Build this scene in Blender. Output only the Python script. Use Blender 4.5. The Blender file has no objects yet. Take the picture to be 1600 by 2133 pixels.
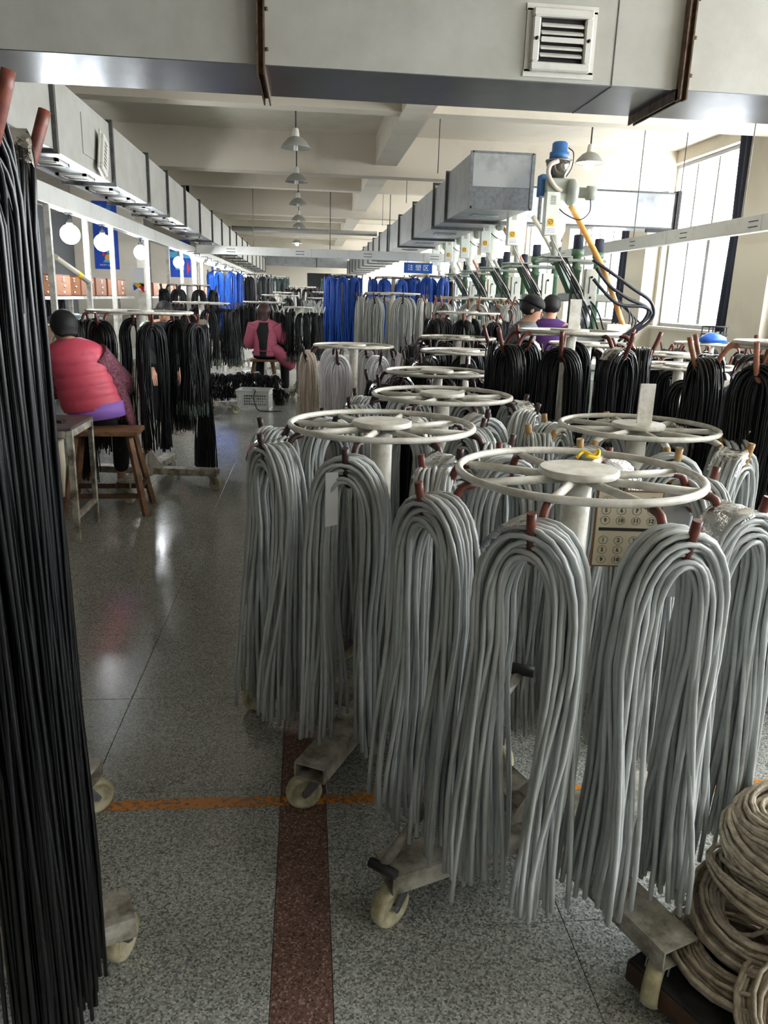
import bpy, math, random
import numpy as np
from mathutils import Vector, Matrix

PI = math.pi
D2R = math.radians
SC = bpy.context.scene
COL = SC.collection
rnd = random.Random(7)

# ------------------------------------------------------------------ camera
cam_d = bpy.data.cameras.new('camera')
cam = bpy.data.objects.new('camera', cam_d)
COL.objects.link(cam)
SC.camera = cam
CAM_H = 1.55
yaw, pitch, roll = math.radians(5.914), math.radians(15.528), math.radians(1.771)
fwd = Vector((math.sin(yaw) * math.cos(pitch), math.cos(yaw) * math.cos(pitch), -math.sin(pitch)))
rgt = Vector((math.cos(yaw), -math.sin(yaw), 0))
dwn = fwd.cross(rgt)
r2 = rgt * math.cos(roll) - dwn * math.sin(roll)
d2 = rgt * math.sin(roll) + dwn * math.cos(roll)
m = Matrix((r2, -d2, -fwd)).transposed().to_4x4()
m.translation = (0, 0, CAM_H)
cam.matrix_world = m
cam_d.sensor_fit = 'HORIZONTAL'
cam_d.sensor_width = 36
cam_d.lens = 36.0
cam_d.clip_start = 0.05
cam_d.clip_end = 200

# ------------------------------------------------------------------ sky, daylight, exposure
world = bpy.data.worlds.new('overcast_sky')
SC.world = world
world.use_nodes = True
bg = world.node_tree.nodes['Background']
bg.inputs[0].default_value = (0.93, 0.97, 1.0, 1)
bg.inputs[1].default_value = 19.0
SC.view_settings.view_transform = 'Standard'
SC.view_settings.look = 'None'
SC.view_settings.gamma = 1.0
SC.view_settings.use_curve_mapping = False
SC.view_settings.exposure = 0.2
SC.cycles.use_denoising = True
SC.cycles.max_bounces = 10
SC.cycles.diffuse_bounces = 6
SC.cycles.glossy_bounces = 4
SC.cycles.transparent_max_bounces = 12
SC.cycles.sample_clamp_indirect = 6.0
SC.cycles.caustics_reflective = False
SC.cycles.caustics_refractive = False

# room numbers
WALL_R, WALL_L, WALL_F, WALL_B = 5.3, -6.4, 36.0, -3.5
SLAB = 3.72
BAYS = [(-3.2, -1.5), (0.0, 4.2), (4.9, 8.4), (9.3, 11.75), (12.6, 15.4), (16.2, 19.4), (20.2, 23.4), (24.2, 27.4), (28.2, 35.0)]   # window bays of the right wall
SILL, HEAD = 1.27, 3.55
for (a, b) in BAYS:           # light portals: they only guide daylight sampling at the openings
    ld = bpy.data.lights.new('window_portal', 'AREA')
    ld.shape = 'RECTANGLE'
    ld.size = b - a
    ld.size_y = HEAD - SILL
    ld.cycles.is_portal = True
    lo = bpy.data.objects.new('window_portal', ld)
    lo.matrix_world = Matrix.Translation((WALL_R + 0.16, (a + b) / 2, (SILL + HEAD) / 2)) @ Matrix.Rotation(PI / 2, 4, 'Y') @ Matrix.Rotation(PI / 2, 4, 'Z')
    COL.objects.link(lo)

# ------------------------------------------------------------------ materials
def lin(c):
    return tuple(((v / 255) / 12.92 if v / 255 <= 0.04045 else ((v / 255 + 0.055) / 1.055) ** 2.4) for v in c)

MATS = {}
def mat(name, rgb, rough=0.5, metal=0.0, var=0.0, vscale=8.0, bump=0.0, bscale=60.0, emit=None, alpha=None, coat=0.0, spec=0.5, rgb2=None, trans=0.0):
    """principled material; var mixes towards rgb2 (or a darker tone) by noise"""
    mt = bpy.data.materials.new(name)
    mt.use_nodes = True
    nt = mt.node_tree
    p = nt.nodes['Principled BSDF']
    c = lin(rgb)
    p.inputs['Base Color'].default_value = (*c, 1)
    p.inputs['Roughness'].default_value = rough
    p.inputs['Metallic'].default_value = metal
    p.inputs['Specular IOR Level'].default_value = spec
    if coat:
        p.inputs['Coat Weight'].default_value = coat
        p.inputs['Coat Roughness'].default_value = 0.08
    if trans:
        p.inputs['Transmission Weight'].default_value = trans
    if emit:
        p.inputs['Emission Color'].default_value = (*lin(rgb), 1)
        p.inputs['Emission Strength'].default_value = emit
    if alpha is not None:
        p.inputs['Alpha'].default_value = alpha
    tc = None
    if var or bump:
        tc = nt.nodes.new('ShaderNodeTexCoord')
    if var:
        nz = nt.nodes.new('ShaderNodeTexNoise')
        nz.inputs['Scale'].default_value = vscale
        nz.inputs['Detail'].default_value = 6
        nz.inputs['Roughness'].default_value = 0.65
        nt.links.new(tc.outputs['Object'], nz.inputs['Vector'])
        rp = nt.nodes.new('ShaderNodeValToRGB')
        cd = lin(rgb2) if rgb2 else tuple(v * (1 - var) for v in c)
        rp.color_ramp.elements[0].position = 0.36
        rp.color_ramp.elements[0].color = (*cd, 1)
        rp.color_ramp.elements[1].position = 0.36 + max(0.05, 0.30 * min(1, var + 0.3))
        rp.color_ramp.elements[1].color = (*c, 1)
        nt.links.new(nz.outputs['Fac'], rp.inputs['Fac'])
        nt.links.new(rp.outputs['Color'], p.inputs['Base Color'])
    if bump:
        nb = nt.nodes.new('ShaderNodeTexNoise')
        nb.inputs['Scale'].default_value = bscale
        nb.inputs['Detail'].default_value = 4
        nt.links.new(tc.outputs['Object'], nb.inputs['Vector'])
        bp = nt.nodes.new('ShaderNodeBump')
        bp.inputs['Strength'].default_value = bump
        bp.inputs['Distance'].default_value = 0.004
        nt.links.new(nb.outputs['Fac'], bp.inputs['Height'])
        nt.links.new(bp.outputs['Normal'], p.inputs['Normal'])
    MATS[name] = mt
    return mt

def terrazzo(name, chips, rough):
    mt = bpy.data.materials.new(name)
    mt.use_nodes = True
    nt = mt.node_tree
    p = nt.nodes['Principled BSDF']
    tc = nt.nodes.new('ShaderNodeNewGeometry')
    vo = nt.nodes.new('ShaderNodeTexVoronoi')
    vo.inputs['Scale'].default_value = 210
    vo.inputs['Randomness'].default_value = 1
    nt.links.new(tc.outputs['Position'], vo.inputs['Vector'])
    sp = nt.nodes.new('ShaderNodeSeparateColor')
    nt.links.new(vo.outputs['Color'], sp.inputs['Color'])
    rp = nt.nodes.new('ShaderNodeValToRGB')
    el = rp.color_ramp.elements
    el[0].position = 0.0
    el[0].color = (*lin(chips[0]), 1)
    el[1].position = 1.0
    el[1].color = (*lin(chips[-1]), 1)
    for k in range(1, len(chips) - 1):
        e = el.new(k / (len(chips) - 1))
        e.color = (*lin(chips[k]), 1)
    nt.links.new(sp.outputs['Red'], rp.inputs['Fac'])
    nz = nt.nodes.new('ShaderNodeTexNoise')
    nz.inputs['Scale'].default_value = 2.2
    nz.inputs['Detail'].default_value = 5
    nt.links.new(tc.outputs['Position'], nz.inputs['Vector'])
    mx = nt.nodes.new('ShaderNodeMix')
    mx.data_type = 'RGBA'
    mx.blend_type = 'MULTIPLY'
    mx.inputs['Factor'].default_value = 0.35
    nt.links.new(rp.outputs['Color'], mx.inputs['A'])
    nt.links.new(nz.outputs['Fac'], mx.inputs['B'])
    nt.links.new(mx.outputs['Result'], p.inputs['Base Color'])
    mr = nt.nodes.new('ShaderNodeMapRange')
    mr.inputs['To Min'].default_value = rough - 0.05
    mr.inputs['To Max'].default_value = rough + 0.12
    nt.links.new(nz.outputs['Fac'], mr.inputs['Value'])
    nt.links.new(mr.outputs['Result'], p.inputs['Roughness'])
    MATS[name] = mt
    return mt

terrazzo('granite', [(98, 100, 98), (140, 142, 138), (166, 168, 162), (184, 185, 178), (216, 215, 207)], 0.13)
terrazzo('granite_red', [(78, 60, 56), (112, 84, 75), (130, 96, 85), (126, 94, 85), (176, 152, 139)], 0.15)
mat('grout', (96, 96, 94), 0.8)
mat('plaster', (204, 196, 180), 0.85, var=0.10, vscale=1.2)
mat('plaster_grey', (176, 176, 172), 0.85, var=0.12, vscale=1.0)
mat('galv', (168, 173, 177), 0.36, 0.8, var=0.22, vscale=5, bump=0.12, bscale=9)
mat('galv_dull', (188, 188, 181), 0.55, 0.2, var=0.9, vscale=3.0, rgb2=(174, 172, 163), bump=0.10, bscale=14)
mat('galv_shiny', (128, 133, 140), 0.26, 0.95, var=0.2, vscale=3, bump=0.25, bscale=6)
mat('seal', (120, 124, 128), 0.5, 0.4, var=0.3, vscale=30)
mat('rust_steel', (112, 92, 74), 0.7, 0.3, var=0.5, vscale=25, rgb2=(74, 52, 38))
mat('flange_steel', (96, 96, 94), 0.55, 0.5, var=0.4, vscale=25)
mat('vent_white', (222, 220, 212), 0.5, var=0.08, vscale=20)
mat('black', (14, 14, 15), 0.6)
mat('cream', (224, 221, 211), 0.45, 0.0, var=0.45, vscale=16, rgb2=(192, 186, 172), bump=0.08, bscale=90)
mat('cream_worn', (208, 204, 190), 0.5, 0.0, var=0.75, vscale=12, rgb2=(104, 94, 80), bump=0.1, bscale=90)
mat('frame_white', (210, 208, 200), 0.45, var=0.3, vscale=14, rgb2=(166, 162, 150))
mat('tray_white', (206, 206, 200), 0.5, var=0.1, vscale=6)
mat('cable_grey', (188, 192, 191), 0.30, var=0.16, vscale=10, rgb2=(170, 174, 172))
mat('cable_white', (236, 234, 238), 0.42, var=0.1, vscale=10)
mat('cable_beige', (228, 214, 200), 0.45, var=0.1, vscale=10)
mat('cable_pale', (188, 190, 185), 0.42, var=0.12, vscale=10)
mat('cable_black', (9, 10, 13), 0.30, spec=0.45)
mat('cable_dark', (13, 15, 17), 0.42, spec=0.4)
mat('cable_tip', (96, 112, 106), 0.5, var=0.5, vscale=120)
mat('cable_blue', (32, 96, 200), 0.35, var=0.3, vscale=14)
mat('cable_green', (36, 66, 60), 0.4, var=0.3, vscale=14)
mat('hook_red', (122, 62, 48), 0.42, var=0.55, vscale=30, rgb2=(74, 38, 32))
mat('hook_dark', (66, 40, 38), 0.42, var=0.4, vscale=30, rgb2=(40, 26, 26))
mat('hook_orange', (168, 112, 84), 0.42, var=0.4, vscale=25, rgb2=(130, 78, 58))
mat('hook_yellow', (182, 146, 92), 0.45, var=0.4, vscale=25, rgb2=(146, 110, 66))
fm = mat('film', (235, 238, 242), 0.12, bump=1.0, bscale=20)
_nt = fm.node_tree
_tr = _nt.nodes.new('ShaderNodeBsdfTransparent')
_gl = _nt.nodes.new('ShaderNodeBsdfGlossy')
_gl.inputs['Roughness'].default_value = 0.16
_lw = _nt.nodes.new('ShaderNodeFresnel')
_lw.inputs['IOR'].default_value = 1.5
_mx = _nt.nodes.new('ShaderNodeMixShader')
_bp = [n for n in _nt.nodes if n.type == 'BUMP'][0]
_bp.inputs['Distance'].default_value = 0.010
_nt.links.new(_bp.outputs['Normal'], _gl.inputs['Normal'])
_nt.links.new(_bp.outputs['Normal'], _lw.inputs['Normal'])
_nt.links.new(_lw.outputs['Fac'], _mx.inputs['Fac'])
_nt.links.new(_tr.outputs['BSDF'], _mx.inputs[1])
_nt.links.new(_gl.outputs['BSDF'], _mx.inputs[2])
_nt.links.new(_mx.outputs['Shader'], _nt.nodes['Material Output'].inputs['Surface'])
mat('nylon', (206, 200, 168), 0.45, var=0.4, vscale=18, rgb2=(162, 152, 116))
mat('steel', (150, 152, 154), 0.35, 0.85, var=0.25, vscale=20)
mat('dark_steel', (62, 62, 64), 0.5, 0.5, var=0.4, vscale=20)
mat('paper', (232, 232, 236), 0.7)
mat('card', (206, 196, 172), 0.75, var=0.08, vscale=10)
mat('card_edge', (132, 92, 62), 0.75)
mat('ink', (36, 34, 34), 0.7)
mat('ink_grey', (120, 116, 108), 0.8)
mat('jute', (178, 166, 146), 0.7, var=0.35, vscale=40, rgb2=(136, 124, 106), bump=0.3, bscale=300)
mat('wood', (140, 102, 70), 0.55, var=0.5, vscale=9, rgb2=(96, 66, 44))
mat('wood_dark', (92, 66, 48), 0.6, var=0.5, vscale=9, rgb2=(60, 42, 30))
mat('pink_vest', (206, 76, 96), 0.55, var=0.15, vscale=12)
mat('maroon', (98, 42, 60), 0.9, var=0.5, vscale=70, rgb2=(140, 96, 108))
mat('lilac', (150, 108, 196), 0.7)
mat('pink_coat', (192, 98, 122), 0.75, var=0.15, vscale=10)
mat('black_cloth', (18, 18, 22), 0.8)
mat('grey_shirt', (98, 98, 98), 0.85, var=0.2, vscale=60)
mat('purple_shirt', (78, 40, 110), 0.8)
mat('skin', (196, 148, 122), 0.55)
mat('hair', (14, 12, 12), 0.65)
mat('hair_brown', (62, 38, 34), 0.5)
mat('shoe', (190, 186, 176), 0.6)
mat('denim', (24, 26, 34), 0.85)
mat('blue_motor', (44, 98, 156), 0.45, var=0.1, vscale=12)
mat('machine_white', (216, 220, 210), 0.45, var=0.12, vscale=8)
mat('machine_green', (74, 104, 78), 0.45, var=0.15, vscale=10)
mat('machine_grey', (150, 156, 146), 0.45, var=0.12, vscale=10)
mat('hopper', (150, 144, 136), 0.2, 0.9)
mat('yellow', (226, 176, 34), 0.5)
mat('hose_orange', (226, 160, 84), 0.4, var=0.3, vscale=6, rgb2=(236, 186, 116))
mat('hose_black', (30, 32, 44), 0.45)
mat('hose_clear', (196, 188, 172), 0.25)
mat('hose_pink', (196, 138, 118), 0.5)
mat('curtain', (46, 50, 66), 0.85)
mat('alu', (150, 152, 152), 0.45, 0.4)
mat('glass', (240, 246, 250), 0.05, alpha=0.06)
mat('lamp_grey', (150, 150, 144), 0.5, var=0.1, vscale=20)
mat('lamp_inner', (232, 230, 222), 0.5)
mat('bulb_off', (228, 228, 222), 0.25)
mat('bulb_on', (255, 250, 240), 0.4, emit=60)
mat('tube_on', (246, 250, 255), 0.4, emit=140)
mat('globe_on', (244, 250, 255), 0.4, emit=110)
mat('sign_blue', (28, 84, 166), 0.5)
mat('sign_white', (236, 240, 246), 0.5)
mat('poster_blue', (30, 72, 178), 0.45, var=0.2, vscale=6)
mat('poster_red', (206, 58, 62), 0.5)
mat('poster_teal', (90, 176, 206), 0.5)
mat('poster_orange', (236, 160, 60), 0.5)
mat('poster_green', (96, 176, 92), 0.5)
mat('box_brown', (152, 104, 72), 0.6, var=0.15, vscale=10)
mat('box_edge', (104, 52, 40), 0.6)
mat('carton', (186, 156, 124), 0.75, var=0.1, vscale=8)
mat('crate', (228, 230, 228), 0.5)
mat('lamp_teal', (150, 176, 176), 0.4)
mat('cloth_blue', (60, 96, 140), 0.7)
mat('wall_dark', (112, 114, 116), 0.9, var=0.1, vscale=1)
mat('red', (190, 44, 44), 0.5)
mat('table_top', (96, 84, 84), 0.5, var=0.4, vscale=14)
mat('yellow_tape', (232, 196, 40), 0.5)

# ------------------------------------------------------------------ mesh building
class MB:
    def __init__(self):
        self.v = []
        self.f = []
        self.s = []
    def _add(self, vs, fs, smooth=False):
        o = len(self.v)
        self.v.extend([tuple(map(float, p)) for p in vs])
        self.f.extend([tuple(i + o for i in q) for q in fs])
        self.s.extend([smooth] * len(fs))
        return self
    def box(self, c, s, rz=0.0, M=None):
        x, y, z = s[0] / 2, s[1] / 2, s[2] / 2
        vs = [Vector((a * x, b * y, d * z)) for d in (-1, 1) for b in (-1, 1) for a in (-1, 1)]
        if rz:
            R = Matrix.Rotation(rz, 3, 'Z')
            vs = [R @ p for p in vs]
        if M is not None:
            vs = [M @ p for p in vs]
        vs = [p + Vector(c) for p in vs]
        return self._add(vs, [(0, 2, 3, 1), (4, 5, 7, 6), (0, 1, 5, 4), (2, 6, 7, 3), (1, 3, 7, 5), (0, 4, 6, 2)])
    def bbox(self, c, s, b=0.004):
        """box with chamfered vertical and top edges"""
        x, y, z = s[0] / 2, s[1] / 2, s[2] / 2
        rings = []
        for zz, ins in ((-z, b), (-z + b, 0), (z - b, 0), (z, b)):
            xx, yy = x - ins, y - ins
            rings.append([(c[0] + px, c[1] + py, c[2] + zz) for px, py in ((-xx, -yy + b), (-xx + b, -yy), (xx - b, -yy), (xx, -yy + b), (xx, yy - b), (xx - b, yy), (-xx + b, yy), (-xx, yy - b))])
        vs = [p for r in rings for p in r]
        fs = []
        for k in range(3):
            for i in range(8):
                j = (i + 1) % 8
                fs.append((k * 8 + i, k * 8 + j, (k + 1) * 8 + j, (k + 1) * 8 + i))
        fs.append(tuple(range(7, -1, -1)))
        fs.append(tuple(range(24, 32)))
        return self._add(vs, fs)
    def bar(self, a, b, w, h, up=(0, 0, 1)):
        """rectangular bar from a to b"""
        a, b = Vector(a), Vector(b)
        t = (b - a).normalized()
        u = Vector(up)
        s = t.cross(u)
        if s.length < 1e-4:
            s = t.cross(Vector((1, 0, 0)))
        s.normalize()
        u = s.cross(t).normalized()
        vs = []
        for p in (a, b):
            for i, j in ((-1, -1), (1, -1), (1, 1), (-1, 1)):
                vs.append(p + s * (i * w / 2) + u * (j * h / 2))
        return self._add(vs, [(3, 2, 1, 0), (4, 5, 6, 7), (0, 1, 5, 4), (1, 2, 6, 5), (2, 3, 7, 6), (3, 0, 4, 7)])
    def tube(self, pts, r, n=8, cap=True, closed=False):
        P = np.array([tuple(p) for p in pts], float)
        k = len(P)
        rr = np.full(k, r) if np.isscalar(r) else np.array(r, float)
        if closed:
            T = np.roll(P, -1, 0) - np.roll(P, 1, 0)
        else:
            T = np.gradient(P, axis=0)
        T /= np.linalg.norm(T, axis=1)[:, None] + 1e-12
        ref = np.array([0, 0, 1.0]) if abs(T[0][2]) < 0.9 else np.array([1.0, 0, 0])
        N = np.cross(T[0], ref)
        N /= np.linalg.norm(N)
        ang = np.arange(n) * 2 * PI / n
        vs = []
        for i in range(k):
            N = N - T[i] * np.dot(N, T[i])
            N /= np.linalg.norm(N) + 1e-12
            B = np.cross(T[i], N)
            ring = P[i] + rr[i] * (np.cos(ang)[:, None] * N + np.sin(ang)[:, None] * B)
            vs.extend(ring.tolist())
        fs = []
        for i in range(k if closed else k - 1):
            i2 = (i + 1) % k
            for j in range(n):
                j2 = (j + 1) % n
                fs.append((i * n + j, i * n + j2, i2 * n + j2, i2 * n + j))
        o = len(self.v)
        self._add(vs, fs, True)
        if cap and not closed:
            self.f.append(tuple(o + j for j in range(n - 1, -1, -1)))
            self.f.append(tuple(o + (k - 1) * n + j for j in range(n)))
            self.s += [False, False]
        return self
    def lathe(self, prof, c=(0, 0, 0), n=16, M=None, smooth=True, cap=True):
        vs = []
        for (r, z) in prof:
            for j in range(n):
                a = 2 * PI * j / n
                p = Vector((r * math.cos(a), r * math.sin(a), z))
                if M is not None:
                    p = M @ p
                vs.append(p + Vector(c))
        fs = []
        k = len(prof)
        for i in range(k - 1):
            for j in range(n):
                j2 = (j + 1) % n
                fs.append((i * n + j, i * n + j2, (i + 1) * n + j2, (i + 1) * n + j))
        o = len(self.v)
        self._add(vs, fs, smooth)
        if cap:
            self.f.append(tuple(o + j for j in range(n - 1, -1, -1)))
            self.f.append(tuple(o + (k - 1) * n + j for j in range(n)))
            self.s += [False, False]
        return self
    def loft(self, secs, n=20, cap=True):
        """secs: (centre, rx vector, ry vector)"""
        vs = []
        for c, a, b in secs:
            c, a, b = Vector(c), Vector(a), Vector(b)
            for j in range(n):
                t = 2 * PI * j / n
                vs.append(c + a * math.cos(t) + b * math.sin(t))
        fs = []
        k = len(secs)
        for i in range(k - 1):
            for j in range(n):
                j2 = (j + 1) % n
                fs.append((i * n + j, i * n + j2, (i + 1) * n + j2, (i + 1) * n + j))
        o = len(self.v)
        self._add(vs, fs, True)
        if cap:
            self.f.append(tuple(o + j for j in range(n - 1, -1, -1)))
            self.f.append(tuple(o + (k - 1) * n + j for j in range(n)))
            self.s += [False, False]
        return self
    def quad(self, a, b, c, d):
        return self._add([a, b, c, d], [(0, 1, 2, 3)])
    def prism(self, poly, axis, depth):
        """poly: 3D points of a planar outline, extruded by the vector axis*depth"""
        e = Vector(axis) * depth
        k = len(poly)
        vs = [Vector(p) for p in poly] + [Vector(p) + e for p in poly]
        fs = [tuple(range(k)), tuple(range(2 * k - 1, k - 1, -1))]
        for i in range(k):
            j = (i + 1) % k
            fs.append((i, i + k, j + k, j))
        return self._add(vs, fs)
    def mesh(self, name, material):
        me = bpy.data.meshes.new(name)
        me.from_pydata(self.v, [], self.f)
        me.polygons.foreach_set('use_smooth', self.s)
        me.validate()
        if material:
            me.materials.append(MATS[material])
        return me

CACHE = {}
def cached(key, fn, name, material):
    k = (key, material)
    if k not in CACHE:
        CACHE[k] = fn().mesh(name, material)
    return CACHE[k]

def link(name, data, parent=None, M=None):
    o = bpy.data.objects.new(name, data)
    COL.objects.link(o)
    if parent is not None:
        o.parent = parent
    if M is not None:
        o.matrix_basis = M
    return o

def obj(name, mb, material, parent=None, M=None):
    return link(name, mb.mesh(name, material), parent, M)

def tag(o, label, cat, group=None):
    o['label'] = label
    o['category'] = cat
    if group:
        o['group'] = group
    return o

def thing(name, label, cat, loc=(0, 0, 0), rz=0.0, group=None):
    o = bpy.data.objects.new(name, None)
    COL.objects.link(o)
    o.empty_display_size = 0.1
    o.location = loc
    o.rotation_euler = (0, 0, rz)
    return tag(o, label, cat, group)

def struct(name, mb, material, label=None):
    o = obj(name, mb, material)
    o['kind'] = 'structure'
    if label:
        o['label'] = label
    return o

def RZ(a):
    return Matrix.Rotation(a, 4, 'Z')
def TR(x, y, z):
    return Matrix.Translation((x, y, z))

def text_mesh(s, size, material, name='lettering', ext=0.0008):
    cu = bpy.data.curves.new(name, 'FONT')
    cu.body = s
    cu.size = size
    cu.extrude = ext
    cu.align_x = 'CENTER'
    cu.align_y = 'CENTER'
    cu.resolution_u = 2
    to = bpy.data.objects.new(name, cu)
    COL.objects.link(to)
    dg = bpy.context.evaluated_depsgraph_get()
    me = bpy.data.meshes.new_from_object(to.evaluated_get(dg))
    bpy.data.objects.remove(to)
    me.materials.clear()
    me.materials.append(MATS[material])
    return me

def smooth_path(pts, k=6):
    """Catmull-Rom through the points"""
    P = [Vector(p) for p in pts]
    P = [P[0] * 2 - P[1]] + P + [P[-1] * 2 - P[-2]]
    out = []
    for i in range(1, len(P) - 2):
        a, b, c, d = P[i - 1:i + 3]
        for j in range(k):
            t = j / k
            out.append(0.5 * ((2 * b) + (c - a) * t + (2 * a - 5 * b + 4 * c - d) * t * t + (3 * b - a - 3 * c + d) * t ** 3))
    out.append(P[-2])
    return out
#==STRUCTURE==

# ================================================================== the hall
# floor: recessed bed, granite tiles laid on it one by one near the camera
floor = struct('floor', MB().box(((WALL_R + WALL_L) / 2, 16.25, -0.054), (WALL_R - WALL_L + 0.4, 39.6, 0.1)), 'grout')
TILE, GAP = 0.605, 0.0016
def tile_mb(w, d):
    return MB().bbox((0, 0, -0.002), (w - GAP, d - GAP, 0.004), 0.0012)
cols = [(0.062 + k * TILE, TILE) for k in range(8)] + [(-0.082 - (k + 1) * TILE, TILE) for k in range(4)]
rows = [1.588 - 3 * TILE + k * TILE for k in range(13)]
tm = cached('tile', lambda: tile_mb(TILE, TILE), 'tile', 'granite')
sm = cached('tile_strip', lambda: tile_mb(0.144, TILE), 'border_tile', 'granite_red')
for y in rows:
    for x, w in cols:
        link('tile', tm, floor, TR(x + w / 2, y + TILE / 2, 0))
    link('border_tile', sm, floor, TR(-0.01, y + TILE / 2, 0))
far = MB()
y = rows[-1] + TILE
while y < WALL_F - 0.3:
    x = -0.082 - 10 * TILE
    while x < WALL_R - 0.2:
        if abs(x + 0.082) < 0.01:
            x = 0.062
        far.box((x + TILE / 2, y + TILE / 2, -0.002), (TILE - GAP, TILE - GAP, 0.004))
        x += TILE
    far.box((-0.01, y + TILE / 2, -0.002), (0.144 - GAP, TILE - GAP, 0.004))
    y += TILE
o = obj('distant_tiles', far, 'granite', floor)
o['kind'] = 'stuff'
side = MB()
for y in rows:
    for k in range(4, 10):
        side.box((-0.082 - (k + 0.5) * TILE, y + TILE / 2, -0.002), (TILE - GAP, TILE - GAP, 0.004))
for y in np.arange(-3.4, rows[0] - 0.3, TILE):
    for x in np.arange(WALL_L + 0.3, WALL_R - 0.2, TILE):
        side.box((x, y + TILE / 2, -0.002), (TILE - GAP, TILE - GAP, 0.004))
o = obj('outer_tiles', side, 'granite', floor)
o['kind'] = 'stuff'

# worn painted line: one thin strip, the paint flaked away in patches
pm = mat('orange_paint', (206, 132, 44), 0.55)
_nt = pm.node_tree
_g = _nt.nodes.new('ShaderNodeNewGeometry')
_n1 = _nt.nodes.new('ShaderNodeTexNoise')
_n1.inputs['Scale'].default_value = 2.4
_n1.inputs['Detail'].default_value = 2
_n2 = _nt.nodes.new('ShaderNodeTexNoise')
_n2.inputs['Scale'].default_value = 55
_n2.inputs['Detail'].default_value = 5
_ad = _nt.nodes.new('ShaderNodeMath')
_ad.operation = 'MULTIPLY_ADD'
_ad.inputs[1].default_value = 0.9
_rp = _nt.nodes.new('ShaderNodeMapRange')
_rp.inputs['From Min'].default_value = 0.80
_rp.inputs['From Max'].default_value = 0.98
_rp.inputs['To Min'].default_value = 0.12
_nt.links.new(_g.outputs['Position'], _n1.inputs['Vector'])
_nt.links.new(_g.outputs['Position'], _n2.inputs['Vector'])
_nt.links.new(_n1.outputs['Fac'], _ad.inputs[0])
_nt.links.new(_n2.outputs['Fac'], _ad.inputs[2])
_nt.links.new(_ad.outputs['Value'], _rp.inputs['Value'])
_nt.links.new(_rp.outputs['Result'], _nt.nodes['Principled BSDF'].inputs['Alpha'])
lp = random.Random(3)
vs, fs = [], []
xs = np.arange(-1.9, 3.6, 0.05)
for i, x in enumerate(xs):
    for yy in (2.098 + lp.uniform(0, 0.008), 2.158 - lp.uniform(0, 0.008)):
        vs += [(x, yy, 0.0002), (x, yy, 0.0008)]
for i in range(len(xs) - 1):
    q = i * 4
    fs += [(q + 1, q + 3, q + 7, q + 5), (q, q + 1, q + 5, q + 4), (q + 2, q + 6, q + 7, q + 3)]
line = MB()._add(vs, fs)
o = struct('floor_line', line, 'orange_paint', 'worn orange painted line running across the granite floor')

# walls
wl = MB()
def yz(mb, x0, x1, y0, y1, z0, z1):
    mb.box(((x0 + x1) / 2, (y0 + y1) / 2, (z0 + z1) / 2), (x1 - x0, y1 - y0, z1 - z0))
yz(wl, WALL_R, WALL_R + 0.25, WALL_B, WALL_F, 0, SILL)
yz(wl, WALL_R, WALL_R + 0.25, WALL_B, WALL_F, HEAD, SLAB)
prev = WALL_B
for a, b in BAYS + [(WALL_F, None)]:
    yz(wl, WALL_R, WALL_R + 0.25, prev, a, SILL, HEAD)
    prev = b
struct('wall_right', wl, 'plaster')
for k, (a, b) in enumerate(zip([-3.2] + [q[1] for q in BAYS], [q[0] for q in BAYS] + [35.9])):
    if k in (0, len(BAYS)):
        continue
    struct('trim_%d' % k, MB().box((WALL_R - 0.11, (a + b) / 2, SLAB / 2), (0.22, b - a - 0.16, SLAB)), 'plaster', 'white plastered pier between the right hand windows')
struct('wall_left', MB().box((WALL_L - 0.1, (WALL_B + WALL_F) / 2, SLAB / 2), (0.2, WALL_F - WALL_B, SLAB)), 'wall_dark')
struct('wall_behind', MB().box(((WALL_R + WALL_L) / 2, WALL_B - 0.1, SLAB / 2), (WALL_R - WALL_L + 0.4, 0.2, SLAB)), 'plaster_grey')
fw = MB()
yz(fw, WALL_L, -0.04, WALL_F, WALL_F + 0.2, 0, SLAB)
yz(fw, 2.0, WALL_R, WALL_F, WALL_F + 0.2, 0, SLAB)
yz(fw, -0.04, 2.0, WALL_F, WALL_F + 0.2, 2.55, SLAB)
struct('wall_far', fw, 'plaster')
bk = MB()
yz(bk, -0.6, 2.6, 39.0, 39.1, 0, 2.9)
yz(bk, -0.7, -0.6, 36.2, 39.1, 0, 2.9)
yz(bk, 2.6, 2.7, 36.2, 39.1, 0, 2.9)
yz(bk, -0.7, 2.7, 36.2, 39.1, 2.9, 3.0)
yz(bk, -0.7, 2.7, 36.2, 39.1, -0.1, 0)
struct('wall_storeroom', bk, 'wall_dark')

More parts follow.
